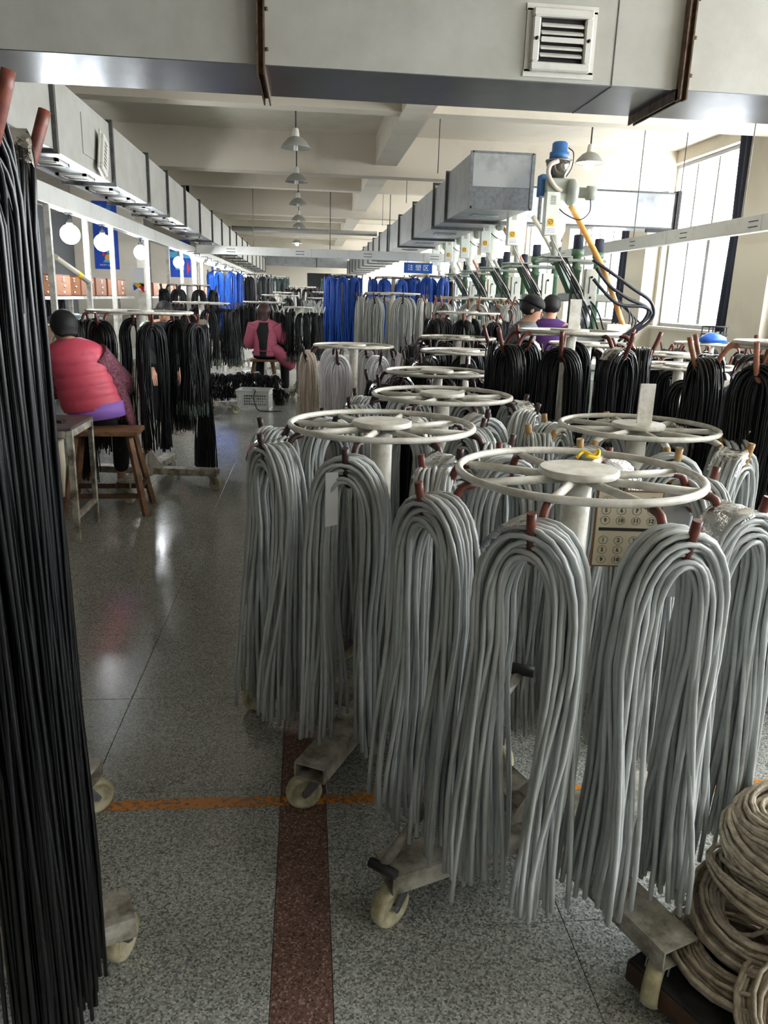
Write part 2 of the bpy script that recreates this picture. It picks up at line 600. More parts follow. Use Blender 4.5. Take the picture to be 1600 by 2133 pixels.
# windows
for k, (a, b) in enumerate(BAYS):
    w = bpy.data.objects.new('window_%d' % (k + 1), None)
    COL.objects.link(w)
    w['kind'] = 'structure'
    w['label'] = 'tall aluminium framed window in the right hand wall'
    X = WALL_R + 0.12
    fr = MB()
    t = 0.05
    yz(fr, X - 0.03, X + 0.03, a, b, SILL, SILL + t)
    yz(fr, X - 0.03, X + 0.03, a, b, HEAD - t, HEAD)
    yz(fr, X - 0.03, X + 0.03, a, a + t, SILL + t, HEAD - t)
    yz(fr, X - 0.03, X + 0.03, b - t, b, SILL + t, HEAD - t)
    obj('window_frame', fr, 'alu', w)
    n = 4
    zt = 2.52
    obj('transom', MB().box((X, (a + b) / 2, zt), (0.05, b - a - 2 * t, 0.05)), 'alu', w)
    for i in range(n):
        y0 = a + t + (b - a - 2 * t) * i / n
        y1 = a + t + (b - a - 2 * t) * (i + 1) / n
        if i:
            obj('mullion', MB().box((X, y0, (SILL + zt) / 2 + 0.01), (0.07, 0.085 if i == 2 else 0.05, zt - SILL - 0.1)), 'alu', w)
            obj('mullion', MB().box((X, y0, (HEAD + zt) / 2 - 0.01), (0.05, 0.045, HEAD - zt - 0.1)), 'alu', w)
        for (z0, z1) in ((SILL + t, zt - 0.025), (zt + 0.025, HEAD - t)):
            obj('pane', MB().box((X, (y0 + y1) / 2, (z0 + z1) / 2), (0.004, y1 - y0 - 0.05, z1 - z0 - 0.02)), 'glass', w)
    obj('window_sill', MB().bbox((WALL_R - 0.02, (a + b) / 2, SILL - 0.02), (0.14, b - a + 0.06, 0.04)), 'plaster', w)

# ceiling, cross beams and the long beam
struct('ceiling', MB().box(((WALL_R + WALL_L) / 2, (WALL_B + WALL_F) / 2, SLAB + 0.1), (WALL_R - WALL_L + 0.6, WALL_F - WALL_B + 0.4, 0.2)), 'plaster')
k = 0
for y in (-0.4, 5.6, 11.6, 17.6, 23.6, 29.6):
    k += 1
    struct('ceiling_beam', MB().box(((WALL_R + WALL_L) / 2, y + 0.15, (SLAB + 3.2) / 2), (WALL_R - WALL_L, 0.30, SLAB - 3.2)), 'plaster', 'deep white concrete beam crossing the ceiling')
for y in (2.6, 8.45, 14.6, 20.6, 26.6, 32.6):
    struct('ceiling_beam', MB().box(((WALL_R + WALL_L) / 2, y + 0.11, (SLAB + 3.36) / 2), (WALL_R - WALL_L, 0.22, SLAB - 3.36)), 'plaster', 'shallow white concrete beam crossing the ceiling')
struct('ceiling_beam', MB().box((1.08, (WALL_B + WALL_F) / 2, (SLAB + 3.34) / 2), (0.30, WALL_F - WALL_B, SLAB - 3.34)), 'plaster', 'white concrete beam running the length of the hall')

# pillars and partition on the left
for k, (y, z) in enumerate(((12.0, SLAB), (17.6, SLAB), (23.4, SLAB), (29.2, SLAB))):
    struct('trim_%d' % (20 + k), MB().bbox((-2.91, y + 0.3, z / 2), (0.88, 0.6, z), 0.01), 'plaster', 'square white pillar behind the workbenches')
pw_ = MB()
yz(pw_, WALL_L, -3.1, 23.0, 23.15, 0, 1.75)
yz(pw_, WALL_L, -3.1, 23.0, 23.15, 2.6, SLAB)
yz(pw_, WALL_L, -5.6, 23.0, 23.15, 1.75, 2.6)
struct('wall_partition', pw_, 'plaster_grey')
w = bpy.data.objects.new('window_20', None)
COL.objects.link(w)
w['kind'] = 'structure'
for i in range(6):
    obj('muntin', MB().box((-5.6 + i * 0.5, 23.07, 2.17), (0.05, 0.06, 0.85)), 'frame_white', w)
for z in (1.78, 2.18, 2.58):
    obj('muntin', MB().box((-4.35, 23.07, z), (2.5, 0.05, 0.05)), 'frame_white', w)

# curtain at the window edge
def curtain(y0, y1, z0, z1, x, label):
    mb = MB()
    n = 26
    vs, fs = [], []
    for i in range(n + 1):
        t = i / n
        for z, sq in ((z1, 1.0), ((z0 + z1) / 2, 0.8), (z0, 0.95)):
            vs.append((x + 0.035 * math.sin(t * 21), y0 + (y1 - y0) * t * sq, z))
    k = len(vs)
    vs += [(p[0] - 0.012, p[1], p[2]) for p in vs]
    for i in range(n):
        for j in range(2):
            a = i * 3 + j
            fs += [(a, a + 1, a + 4, a + 3), (a + k, a + 3 + k, a + 4 + k, a + 1 + k)]
    for i in range(n):
        fs += [(i * 3, i * 3 + 3, i * 3 + 3 + k, i * 3 + k), (i * 3 + 2, i * 3 + 2 + k, i * 3 + 5 + k, i * 3 + 5)]
    mb._add(vs, fs, True)
    return tag(obj('curtain', mb, 'curtain'), label, 'curtain')
curtain(9.32, 9.78, 1.1, 3.66, WALL_R - 0.06, 'dark blue curtain gathered at the edge of the nearest visible window')
curtain(12.72, 13.3, 1.1, 3.66, WALL_R - 0.06, 'dark curtain gathered beside the second window behind the sheet metal duct')
curtain(8.32, 8.44, 1.1, 3.66, WALL_R - 0.06, 'narrow dark curtain at the extreme right behind the white pier')

# ------------------------------------------------------------------ ducts
def frame_yz(mb, y, x0, x1, z0, z1, t, d):
    """rectangular flange frame round a duct that runs along y"""
    mb.box(((x0 + x1) / 2, y, z0 - t / 2), (x1 - x0 + 2 * t, d, t))
    mb.box(((x0 + x1) / 2, y, z1 + t / 2), (x1 - x0 + 2 * t, d, t))
    mb.box((x0 - t / 2, y, (z0 + z1) / 2), (t, d, z1 - z0))
    mb.box((x1 + t / 2, y, (z0 + z1) / 2), (t, d, z1 - z0))
    return mb

def vent(parent, M, w, h, n=5, name='vent'):
    v = obj(name, frame_xz(MB(), w, h, 0.035, 0.03), 'vent_white', parent, M)
    rim = MB()
    rim.box((0, 0.008, 0), (w, 0.010, h))
    obj('vent_recess', rim, 'black', v)
    hh = h - 0.10
    for i in range(n):
        z = -hh / 2 + hh * (i + 0.5) / n
        obj('louvre', MB().box((0, -0.012, z), (w - 0.085, 0.024, 0.008), M=Matrix.Rotation(0.6, 3, 'X')), 'vent_white', v)
    return v
def frame_xz(mb, w, h, t, d):
    for s in (-1, 1):
        mb.bbox((0, -d / 2 + 0.004, s * (h / 2 - t / 2)), (w, d, t), 0.006)
        mb.bbox((s * (w / 2 - t / 2), -d / 2 + 0.004, 0), (t, d, h - 2 * t), 0.006)
    mb.box((0, 0.008, h / 2 + 0.006), (w + 0.05, 0.012, 0.028))
    mb.box((0, 0.008, -h / 2 - 0.006), (w + 0.05, 0.012, 0.028))
    for s in (-1, 1):
        mb.box((s * (w / 2 + 0.008), 0.008, 0), (0.028, 0.012, h))
    return mb

# duct crossing above the foreground
D = thing('air_duct', 'large sheet metal air duct crossing the ceiling in the foreground', 'duct', (0, 3.72, 2.5))
for (x0, x1) in ((-2.6, -0.215), (-0.19, 1.66), (1.685, 4.9)):
    obj('duct_section', MB().box(((x0 + x1) / 2, 0.26, 0.31), (x1 - x0, 0.52, 0.62)), 'galv_dull', D)
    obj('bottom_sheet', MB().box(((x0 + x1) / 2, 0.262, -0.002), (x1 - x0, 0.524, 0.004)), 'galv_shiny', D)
for x, mt_ in ((-0.203, 'rust_steel'), (1.672, 'rust_steel')):
    f = MB()
    for s in (-0.014, 0.014):
        f.box((x + s, -0.022, 0.31), (0.007, 0.05, 0.72))
        f.box((x + s, 0.26, -0.022), (0.007, 0.56, 0.045))
    f.box((x, -0.012, 0.31), (0.034, 0.010, 0.70))
    f.box((x, 0.26, -0.009), (0.034, 0.54, 0.010))
    fo = obj('flange', f, mt_, D)
    for z in (0.05, 0.2, 0.35, 0.5):
        obj('bolt', MB().lathe([(0.008, 0), (0.008, 0.014), (0.0, 0.016)], (x + 0.018, -0.034, z), 6, Matrix.Rotation(PI / 2, 3, 'Y')), 'rust_steel', fo)
obj('seam', MB().box((1.35, -0.001, 0.31), (0.004, 0.004, 0.62)).box((1.35, 0.26, -0.005), (0.004, 0.52, 0.004)), 'flange_steel', D)
v = vent(D, TR(1.10, -0.008, 0.158), 0.27, 0.245, 5)
for s in (-1, 1):
    obj('knob', MB().lathe([(0.007, 0), (0.007, 0.012), (0.0, 0.015)], (s * 0.116, -0.024, -0.0), 8, Matrix.Rotation(PI / 2, 3, 'X')), 'black', v)
obj('bracket', MB().box((0, -0.026, -0.002), (0.19, 0.006, 0.020)), 'vent_white', v)

# duct along the left aisle
FL = [4.3, 6.15, 7.85, 9.5, 10.75, 12.2, 13.8, 15.5, 17.2, 18.9, 20.6, 22.4, 24.2, 26.2, 28.2, 30.2, 32.2, 34.0]
LX0, LX1 = -2.22, -1.80
D = thing('air_duct', 'long sheet metal air duct running above the left aisle', 'duct', (0, 0, 2.5))
for a, b in zip(FL[:-1], FL[1:]):
    obj('duct_section', MB().box(((LX0 + LX1) / 2, (a + b) / 2, 0.25), (LX1 - LX0, b - a - 0.012, 0.5)), 'galv_dull', D)
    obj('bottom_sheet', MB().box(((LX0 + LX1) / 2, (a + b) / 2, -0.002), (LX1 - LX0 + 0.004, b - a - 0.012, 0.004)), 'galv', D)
for y in FL:
    obj('flange', frame_yz(MB(), y, LX0, LX1, 0, 0.5, 0.03, 0.045), 'flange_steel', D)
for i, (a, b) in enumerate(zip(FL[:-1], FL[1:])):
    for t in ((0.3, 0.75) if i < 5 else (0.5,)):
        yv = a + (b - a) * t
        vm = frame_yz(MB(), 0, 0, 0, 0, 0, 0, 0)
        vm = MB()
        for s in (-1, 1):
            vm.box((s * 0.11, 0, 0), (0.03, 0.30, 0.02))
            vm.box((0, s * 0.135, 0), (0.25, 0.03, 0.02))
        vm.box((0, 0, 0.002), (0.19, 0.04, 0.012))
        vo = obj('diffuser', vm, 'vent_white', D, TR((LX0 + LX1) / 2, yv, -0.014))
        obj('diffuser_core', MB().box((0, 0, 0.004), (0.19, 0.24, 0.004)), 'galv', vo)
vent(D, TR(LX1 + 0.05, 7.35, 0.16) @ RZ(PI / 2) @ Matrix.Rotation(0.35, 4, 'Y'), 0.17, 0.30, 6, 'side_vent')
obj('cover_plate', MB().box((LX1 + 0.004, 7.15, 0.25), (0.008, 0.5, 0.30)), 'galv_dull', D)

# duct on the right with its closed end towards the camera
RX0, RX1 = 1.68, 2.33
FR = [8.5, 9.9, 10.9, 13.0, 15.0, 17.1, 19.1, 20.9, 22.6, 24.6, 26.6, 28.6, 30.6, 32.6, 34.4]
D = thing('air_duct', 'galvanised air duct with a closed square end hanging over the machines', 'duct', (0, 0, 2.5))
for i, (a, b) in enumerate(zip(FR[:-1], FR[1:])):
    z1 = 0.53 if i == 0 else (0.48 if i == 1 else 0.5)
    obj('duct_section', MB().box(((RX0 + RX1) / 2, (a + b) / 2, z1 / 2), (RX1 - RX0, b - a - 0.012, z1)), 'galv', D)
for y in FR[1:]:
    obj('flange', frame_yz(MB(), y, RX0, RX1, 0, 0.52, 0.03, 0.045), 'flange_steel', D)
for y in (9.3, 11.9, 14.0, 16.0, 18.1, 20.0, 21.8):
    vo = obj('diffuser', MB().box((0, 0, 0), (0.30, 0.26, 0.02)).box((0, 0, -0.012), (0.2, 0.16, 0.006)), 'galv', D, TR((RX0 + RX1) / 2, y, -0.012))
cp = obj('end_cap', MB().box(((RX0 + RX1) / 2, 8.49, 0.37), (RX1 - RX0 + 0.016, 0.012, 0.33)), 'galv', D)
obj('lower_panel', MB().box(((RX0 + RX1) / 2, 8.488, 0.10), (RX1 - RX0 + 0.016, 0.012, 0.20)), 'seal', cp)
sf = MB()
for x in (RX0, RX1):
    sf.box((x, 8.486, 0.265), (0.035, 0.02, 0.55))
sf.box(((RX0 + RX1) / 2, 8.486, 0.535), (RX1 - RX0, 0.02, 0.02))
sf.box(((RX0 + RX1) / 2, 8.486, -0.002), (RX1 - RX0, 0.02, 0.02))
obj('seam_tape', sf, 'seal', cp)
obj('cap_knob', MB().lathe([(0.05, 0), (0.05, 0.02), (0.03, 0.03), (0.0, 0.032)], (2.12, 8.75, 0.53), 12), 'dark_steel', D)
# its branch towards the windows
D = thing('air_duct', 'bare sheet metal branch duct running sideways towards the windows', 'duct', (0, 10.5, 2.56))
for x0, x1 in ((2.36, 3.0), (3.02, 4.86)):
    obj('duct_section', MB().box(((x0 + x1) / 2, 0.25, 0.22), (x1 - x0, 0.5, 0.44)), 'galv', D)
obj('flange', MB().box((3.01, -0.01, 0.22), (0.03, 0.03, 0.47)), 'flange_steel', D)
obj('flange', MB().box((4.88, 0.24, 0.22), (0.05, 0.56, 0.50)).box((4.68, -0.02, -0.035), (0.42, 0.05, 0.045)), 'black', D)
obj('edge_strip', MB().box((3.62, -0.006, 0.0), (2.5, 0.014, 0.02)).box((3.62, -0.006, 0.44), (2.5, 0.014, 0.02)), 'flange_steel', D)
# far duct
D = thing('air_duct', 'distant sheet metal duct along the far wall', 'duct', (0, 34.3, 2.75))
for x0, x1 in ((-1.78, 0.35), (0.37, 1.66)):
    obj('duct_section', MB().box(((x0 + x1) / 2, 0.25, 0.24), (x1 - x0, 0.5, 0.48)), 'galv', D)
obj('flange', MB().box((0.36, -0.01, 0.24), (0.04, 0.04, 0.52)), 'flange_steel', D)

# thin hanger rods
RODS = [(1.55, 9.9, 3.02), (1.55, 13.0, 3.02), (1.55, 17.1, 3.02), (4.2, 7.6, 2.405), (4.2, 9.0, 2.405), (4.2, 10.2, 2.405), (4.2, 11.8, 2.405), (4.2, 13.2, 2.405), (-1.0, 15.05, 2.395), (0.4, 15.05, 2.395), (1.5, 15.05, 2.395)]
for i, (x, y, z) in enumerate(RODS):
    o = obj('hanger_rod', MB().tube([(0, 0, 0), (0, 0, SLAB - z)], 0.006 if i < 9 else 0.009, 5), 'flange_steel', None, TR(x, y, z))
    where = ['left of the right duct', 'in front of the windows', 'carrying the crossing cable tray'][0 if i < 3 else (1 if i < 8 else 2)]
    nth = ['nearest', 'second', 'third', 'fourth', 'fifth'][i if i < 3 else (i - 3 if i < 8 else i - 8)]
    tag(o, '%s thin ceiling hanger rod %s' % (nth, where), 'rod', 'hanger rods')

# cable trays
def tray(p0, p1, label, slots):
    p0, p1 = Vector(p0), Vector(p1)
    L = (p1 - p0).length
    t = thing('cable_tray', label, 'cable tray', p0, math.atan2(p1.y - p0.y, p1.x - p0.x))
    n = max(1, round(L / 2.0))
    for i in range(n):
        obj('tray_section', MB().bbox((L * (i + 0.5) / n, 0, 0), (L / n - 0.006, 0.10, 0.15), 0.004), 'tray_white', t)
    for i in range(slots):
        x = L * (i + 0.5) / slots
        obj('slot', MB().box((x, -0.051, 0.02), (0.16, 0.004, 0.010)).box((x, -0.051, -0.03), (0.16, 0.004, 0.010)), 'dark_steel', t)
        obj('slot', MB().box((x, 0.051, 0.02), (0.16, 0.004, 0.010)).box((x, 0.051, -0.03), (0.16, 0.004, 0.010)), 'dark_steel', t)
    return t
tray((4.2, 5.2, 2.33), (4.2, 15.0, 2.33), 'white cable tray running along in front of the windows', 7)
tray((-2.04, 15.1, 2.32), (4.26, 15.1, 2.32), 'white cable tray crossing the hall and carrying the blue sign', 5)
tray((-2.1, 5.2, 2.27), (-2.1, 33.0, 2.27), 'white cable tray above the left workbenches carrying the lamps', 0)
o = obj('pipe', MB().tube([(-1.75, 19.0, 3.0), (1.6, 19.0, 3.0)], 0.055, 8), 'lamp_grey')
tag(o, 'grey pipe crossing under the ceiling in the middle of the hall', 'pipe')

# hanging sign
S = thing('hanging_sign', 'blue hanging sign with white Chinese characters under the cable tray', 'sign', (2.06, 15.03, 2.12))
obj('sign_board', MB().bbox((0, 0, 0), (0.54, 0.012, 0.19), 0.002), 'sign_blue', S)
tm_ = text_mesh('注 塑 区', 0.115, 'sign_white')
link('lettering', tm_, S, TR(0, -0.008, 0) @ Matrix.Rotation(PI / 2, 4, 'X'))
for s in (-1, 1):
    obj('hanger', MB().box((s * 0.2, 0, 0.105), (0.012, 0.004, 0.05)), 'steel', S)
#==OBJECTS==

# ================================================================== ring racks and the cables on them
def hank_paths(n, dia, L, seed, h0=0.045, h1=0.105, arch=0.19, rows=6, splay=0.07, spread=0.045, wave=0.006, legs=7, endvar=0.06, ty=0.011, yk=1.6, ys=0.55, fr=(0.003, 0.011)):
    """centre lines of the cables of one hank hung over a hook (hook passes along local y, contact at the origin)"""
    R = random.Random(seed)
    layers = math.ceil(n / rows)
    ph = [[R.uniform(0, 6.28) for _ in range(4)] for _ in range(2)]
    out = []
    for i in range(n):
        l, c = divmod(i, rows)
        fl = l / max(1, layers - 1)
        zt = dia / 2 + l * dia * 1.02 + R.uniform(-0.002, 0.004)
        y0 = (c - (rows - 1) / 2) * ty + R.uniform(-0.3, 0.3) * ty
        h = h0 + (h1 - h0) * fl + R.uniform(-0.006, 0.006)
        sk = R.uniform(-0.012, 0.012)
        pts = []
        na = 12
        for k in range(na + 1):
            th = -PI / 2 + PI * k / na
            pts.append((h * math.sin(th) + sk * math.cos(th), y0 + 0.006 * math.sin(th * 2 + i), zt - (arch * (0.55 + 0.45 * fl)) * (1 - math.cos(th)) ** 1.15))
        res = []
        for s in (-1, 1):
            ax, ay, az = pts[0] if s < 0 else pts[-1]
            xb = s * (splay + (h - (h0 + h1) / 2) * 0.75) + R.gauss(0, spread) * 0.55
            yb = y0 * yk + R.gauss(0, spread * ys)
            zb = -L + R.uniform(-endvar, endvar) * R.random()
            P = ph[(s + 1) // 2]
            leg = []
            fa, fp = R.uniform(*fr), R.uniform(0, 6.28)
            for k in range(1, legs + 1):
                t = k / legs
                e = t * t * (3 - 2 * t)
                w = wave * math.sin(P[0] + t * 5) + wave * 0.7 * math.sin(P[1] + t * 7 + i * 0.25) * t
                wy = wave * 0.9 * math.sin(P[2] + t * 6 + i * 0.3)
                fl_ = fa * math.sin(fp + t * 4.5) * t
                leg.append((ax + (xb - ax) * e + w + fl_, ay + (yb - ay) * e + wy, az + (zb - az) * t))
            res.append(leg)
        out.append(list(reversed(res[0])) + pts + res[1])
    return out

def film_mb(seed, h1, zt, arch, ty, t0=0.15, t1=0.95):
    """crumpled clear film wrapped over one shoulder of a hank"""
    R = random.Random(seed)
    vs, fs = [], []
    nu, nv = 7, 8
    for i in range(nu + 1):
        th = t0 + (t1 - t0) * i / nu
        cx_, cz = h1 * math.sin(th), zt - arch * (1 - math.cos(th)) ** 1.15
        nx, nz = math.sin(th), math.cos(th)
        for j in range(nv + 1):
            u = -1.25 + 2.5 * j / nv
            yy = ty * max(-1.15, min(1.15, u * 1.1))
            off = 0.010 - 0.05 * max(0, abs(u) - 0.95) + R.uniform(-0.003, 0.004)
            vs.append((cx_ + nx * off, yy, cz + nz * off))
    for i in range(nu):
        for j in range(nv):
            a = i * (nv + 1) + j
            fs.append((a, a + 1, a + nv + 2, a + nv + 1))
    return MB()._add(vs, fs, True)

class Hank:
    """one kind of hank: prototype meshes shared by all its copies"""
    def __init__(self, key, material, n, dia, L, split=False, sides=6, film=False, tips=None, variants=3, **kw):
        self.split, self.film, self.v, self.material = split, film, [], material
        for q in range(variants):
            paths = hank_paths(n, dia, L, hash_(key) + q * 17, **kw)
            if split:
                self.v.append([MB().tube(p, dia / 2, sides).mesh('cable', material) for p in paths])
            else:
                mb = MB()
                for p in paths:
                    mb.tube(p, dia / 2, sides)
                e = [mb.mesh('cable_strands', material)]
                if tips:
                    mt_ = MB()
                    for p in paths:
                        for a, b in ((p[0], p[1]), (p[-1], p[-2])):
                            d = (Vector(b) - Vector(a)).normalized()
                            mt_.tube([Vector(a) - d * 0.03, Vector(a) + d * 0.05], dia * 0.55, 5)
                    e.append(mt_.mesh('cable_ends', tips))
                self.v.append(e)
        h1 = kw.get('h1', 0.105)
        layers = math.ceil(n / kw.get('rows', 6))
        self.filmmesh = film_mb(hash_(key), h1, dia * layers, kw.get('arch', 0.19), kw.get('ty', 0.011) * kw.get('rows', 6) / 2).mesh('plastic_wrap', 'film') if film else None
    def place(self, label, M, q, film=True, flip=False):
        t = thing('cable_hank', label, 'cable hank', group='cable hanks on the racks')
        t.matrix_basis = M @ (RZ(PI) if flip else Matrix.Identity(4))
        ms = self.v[q % len(self.v)]
        if self.split:
            for me in ms:
                link('cable', me, t)
        else:
            o = link('cable_strands', ms[0], t)
            o['kind'] = 'stuff'
            if len(ms) > 1:
                o = link('cable_ends', ms[1], t)
                o['kind'] = 'stuff'
        if self.film and film:
            link('plastic_wrap', self.filmmesh, t)
        return t
def hash_(s):
    return sum((i + 1) * ord(c) for i, c in enumerate(s)) % 10007

POS = {0: 'front', 1: 'front right', 2: 'right', 3: 'back right', 4: 'back', -1: 'front left', -2: 'left', -3: 'back left', -4: 'back'}
def hook_path(R, kind=0):
    if kind == 0:
        p = [(R - 0.012, -0.014), (R + 0.022, -0.024), (R + 0.040, -0.066), (R + 0.058, -0.106), (R + 0.082, -0.118), (R + 0.104, -0.102), (R + 0.118, -0.058), (R + 0.130, -0.002)]
    else:      # tall racks: a wider swan neck
        p = [(R - 0.012, -0.010), (R + 0.03, -0.016), (R + 0.058, -0.05), (R + 0.082, -0.098), (R + 0.118, -0.122), (R + 0.150, -0.10), (R + 0.172, -0.05), (R + 0.194, 0.016)]
    return [(a, 0, b) for a, b in p]

def rack(label, x, y, ringz, phrase, dia=0.60, rot=0.0, n=8, kind=0, hookmat='hook_red', sleeve=None, frame='cream', base_rot=None, arm=0.50, base=True, hank=None, colour='grey', skip=(), plate=False, disc=0.098, tube=0.0098, sides=10, film=1, names=None, turn=None):
    R = dia / 2
    T = thing('cable_rack', label, 'rack', (x, y, 0), 0, 'ring racks on casters')
    seg = 48 if sides >= 10 else 28
    me = cached(('ring', dia, sides), lambda: MB().tube([(R * math.cos(2 * PI * i / seg), R * math.sin(2 * PI * i / seg), 0) for i in range(seg)], tube, max(6, sides - 2), closed=True), 'ring', frame)
    link('ring', me, T, TR(0, 0, ringz))
    me = cached(('disc', disc), lambda: MB().lathe([(disc - 0.003, -0.012), (disc, -0.009), (disc, 0.003), (disc - 0.004, 0.006)], n=32), 'hub_plate', frame)
    hb = link('hub_plate', me, T, TR(0, 0, ringz + 0.008))
    for k in range(n):
        a = rot + 2 * PI * k / n
        me = cached(('spoke', dia), lambda: MB().tube([(0.045, 0, 0), (R - 0.004, 0, 0)], 0.0105, 8), 'spoke', frame)
        link('spoke', me, T, TR(0, 0, ringz - 0.012) @ RZ(a))
        pth = smooth_path(hook_path(R, kind), 3)
        me = cached(('hook', dia, kind, sides), lambda: MB().tube(pth, 0.0105, max(6, sides - 2)), 'hook', frame if sleeve else hookmat)
        hk = link('hook', me, T, TR(0, 0, ringz) @ RZ(a))
        if sleeve:
            me = cached(('sleeve', dia, kind), lambda: MB().tube(pth[len(pth) // 2 - 1:], 0.0125, 8).tube(pth[3:7], 0.0125, 8), 'sleeve', sleeve)
            link('sleeve', me, hk)
    link('pole', cached(('pole', ringz), lambda: MB().tube([(0, 0, 0.10), (0, 0, ringz - 0.004)], 0.036, 16), 'pole', frame), T)
    if plate:
        obj('label_plate', MB().box((0.02, 0, ringz + 0.085), (0.058, 0.008, 0.15)), frame, T)
    if base:
        b0 = rot if base_rot is None else base_rot
        for k in range(4):
            a = b0 + k * PI / 2
            def legm():
                mb = MB()
                w, h, t = 0.104, 0.052, 0.005
                z = 0.144
                for s in (-1, 1):
                    mb.box(((arm + 0.03) / 2, s * (w / 2 - t / 2), z), (arm - 0.03, t, h))
                    mb.box(((arm + 0.03) / 2, 0, z + s * (h / 2 - t / 2)), (arm - 0.03, w - 2 * t - 0.0004, t))
                return mb
            lg = link('base_leg', cached(('leg', arm), legm, 'base_leg', frame if frame != 'cream' else 'cream_worn'), T, RZ(a))
            link('gusset', cached('gusset', lambda: MB().prism([(0.03, -0.003, 0.17), (0.12, -0.003, 0.17), (0.03, -0.003, 0.30)], (0, 1, 0), 0.006), 'gusset', frame), lg)
            tw = rnd.uniform(-1.2, 1.2)
            Mc = RZ(a) @ TR(arm - 0.05, 0, 0) @ RZ(tw)
            def fork():
                mb = MB()
                mb.lathe([(0.024, 0.106), (0.034, 0.110), (0.034, 0.1178)], n=12)
                for s in (-1, 1):
                    mb.prism([(-0.022, s * 0.023, 0.112), (0.020, s * 0.023, 0.112), (0.052, s * 0.023, 0.058), (0.042, s * 0.023, 0.046), (0.026, s * 0.023, 0.054)], (0, s, 0), 0.0035)
                mb.tube([(0.040, -0.029, 0.057), (0.040, 0.029, 0.057)], 0.008, 8)
                return mb
            fk = link('caster_fork', cached('fork', fork, 'caster_fork', 'steel'), T, Mc)
            link('wheel', cached('wheel', lambda: MB().lathe([(0.020, -0.012), (0.038, -0.012), (0.042, -0.0195), (0.052, -0.019), (0.0565, -0.010), (0.0570, 0), (0.0565, 0.010), (0.052, 0.019), (0.042, 0.0195), (0.038, 0.012), (0.020, 0.012)], (0.040, 0, 0.057), 24, Matrix.Rotation(PI / 2, 3, 'X')), 'wheel', 'nylon'), fk)
    if hank:
        pc = math.atan2(-y, -x)
        hanks = hank if isinstance(hank, (list, tuple)) else [hank]
        for k in range(n):
            a = rot + 2 * PI * k / n
            d = (a - pc + PI) % (2 * PI) - PI
            b = round(d / (PI / 4))
            if b == -4:
                b = 4
            if b in skip or (names and k not in names):
                continue
            c = colour[k % len(colour)] if isinstance(colour, (list, tuple)) else colour
            H = hanks[k % len(hanks)]
            r = R + (0.082 if kind == 0 else 0.118)
            zz = ringz + (-0.118 if kind == 0 else -0.122) + 0.0105
            jit = rnd.uniform(-0.12, 0.12)
            H.place('%s %s cable hank of the %s' % ((names or {}).get(k, POS[b]), c, phrase), TR(x, y, 0) @ RZ(a) @ TR(r, 0, zz) @ RZ(-PI / 2 + jit + D2R((turn or {}).get(k, 0))), k, film=(k % film == 0) if film else False, flip=False)
    return T

H_GREY = Hank('grey', 'cable_grey', 48, 0.0122, 0.80, rows=8, ty=0.0112, h0=0.052, h1=0.114, splay=0.080, spread=0.036, split=True, film=True, variants=4)
H_BLACK = Hank('black', 'cable_black', 48, 0.0080, 1.16, film=True, variants=3, rows=8, ty=0.0095, h0=0.03, h1=0.10, arch=0.15, splay=0.055, spread=0.05)
H_LONG = Hank('long', 'cable_black', 72, 0.0094, 1.60, film=True, variants=2, rows=8, ty=0.0105, h0=0.03, h1=0.085, arch=0.16, splay=0.045, spread=0.038, legs=9, wave=0.004, endvar=0.10, yk=1.25, ys=0.28, fr=(0.002, 0.006))
H_BSHORT = Hank('bshort', 'cable_dark', 40, 0.0080, 0.62, variants=3, rows=8, ty=0.0095, tips='cable_tip', h0=0.03, h1=0.10, arch=0.15)
H_MID = Hank('mid', 'cable_black', 44, 0.0080, 0.88, variants=3, rows=8, ty=0.0095, film=True, h0=0.03, h1=0.11, arch=0.16)
H_PALE = Hank('pale', 'cable_pale', 36, 0.0100, 1.15, variants=3, sides=5, h0=0.05, h1=0.12, arch=0.20)
H_WHITE = Hank('white', 'cable_white', 34, 0.0095, 0.78, variants=2, sides=5)
H_BEIGE = Hank('beige', 'cable_beige', 34, 0.0095, 0.86, variants=2, sides=5)
H_BLUE = Hank('blue', 'cable_blue', 44, 0.012, 1.15, variants=3, sides=5, rows=8, h0=0.03, h1=0.11)
H_GREEN = Hank('green', 'cable_green', 40, 0.012, 0.9, variants=2, sides=5, rows=8, h0=0.03, h1=0.11)
H_FAR = Hank('far', 'cable_dark', 26, 0.012, 0.62, variants=2, sides=4, tips='cable_tip', legs=4, h0=0.04, h1=0.10)
H_FARG = Hank('farg', 'cable_pale', 24, 0.013, 0.7, variants=2, sides=4, legs=4, h0=0.05, h1=0.11)

rack('ring rack nearest the camera with pale grey cables and red hooks', 0.665, 1.796, 1.15, 'nearest grey cable rack', dia=0.588, rot=D2R(-31.5), base_rot=D2R(20.5), hank=H_GREY, colour='grey', film=2, turn={0: -42, 5: 24, 4: 20})
rack('ring rack with grey cables and dark hooks beside the open aisle', 0.243, 2.50, 1.15, 'grey rack beside the aisle', rot=D2R(-64), base_rot=D2R(62), hank=H_GREY, hookmat='hook_dark', film=3)
rack('ring rack with grey cables, yellow sleeved hooks and an upright white plate', 1.235, 2.76, 1.115, 'yellow hooked rack with white plate', rot=D2R(-50), base_rot=D2R(10), hank=H_GREY, sleeve='hook_yellow', plate=True, dia=0.57, film=2)
rack('grey cable ring rack standing third from the camera', 0.586, 3.34, 1.15, 'third grey rack', rot=D2R(-75), base_rot=D2R(30), hank=H_GREY, hookmat='hook_dark', film=2)
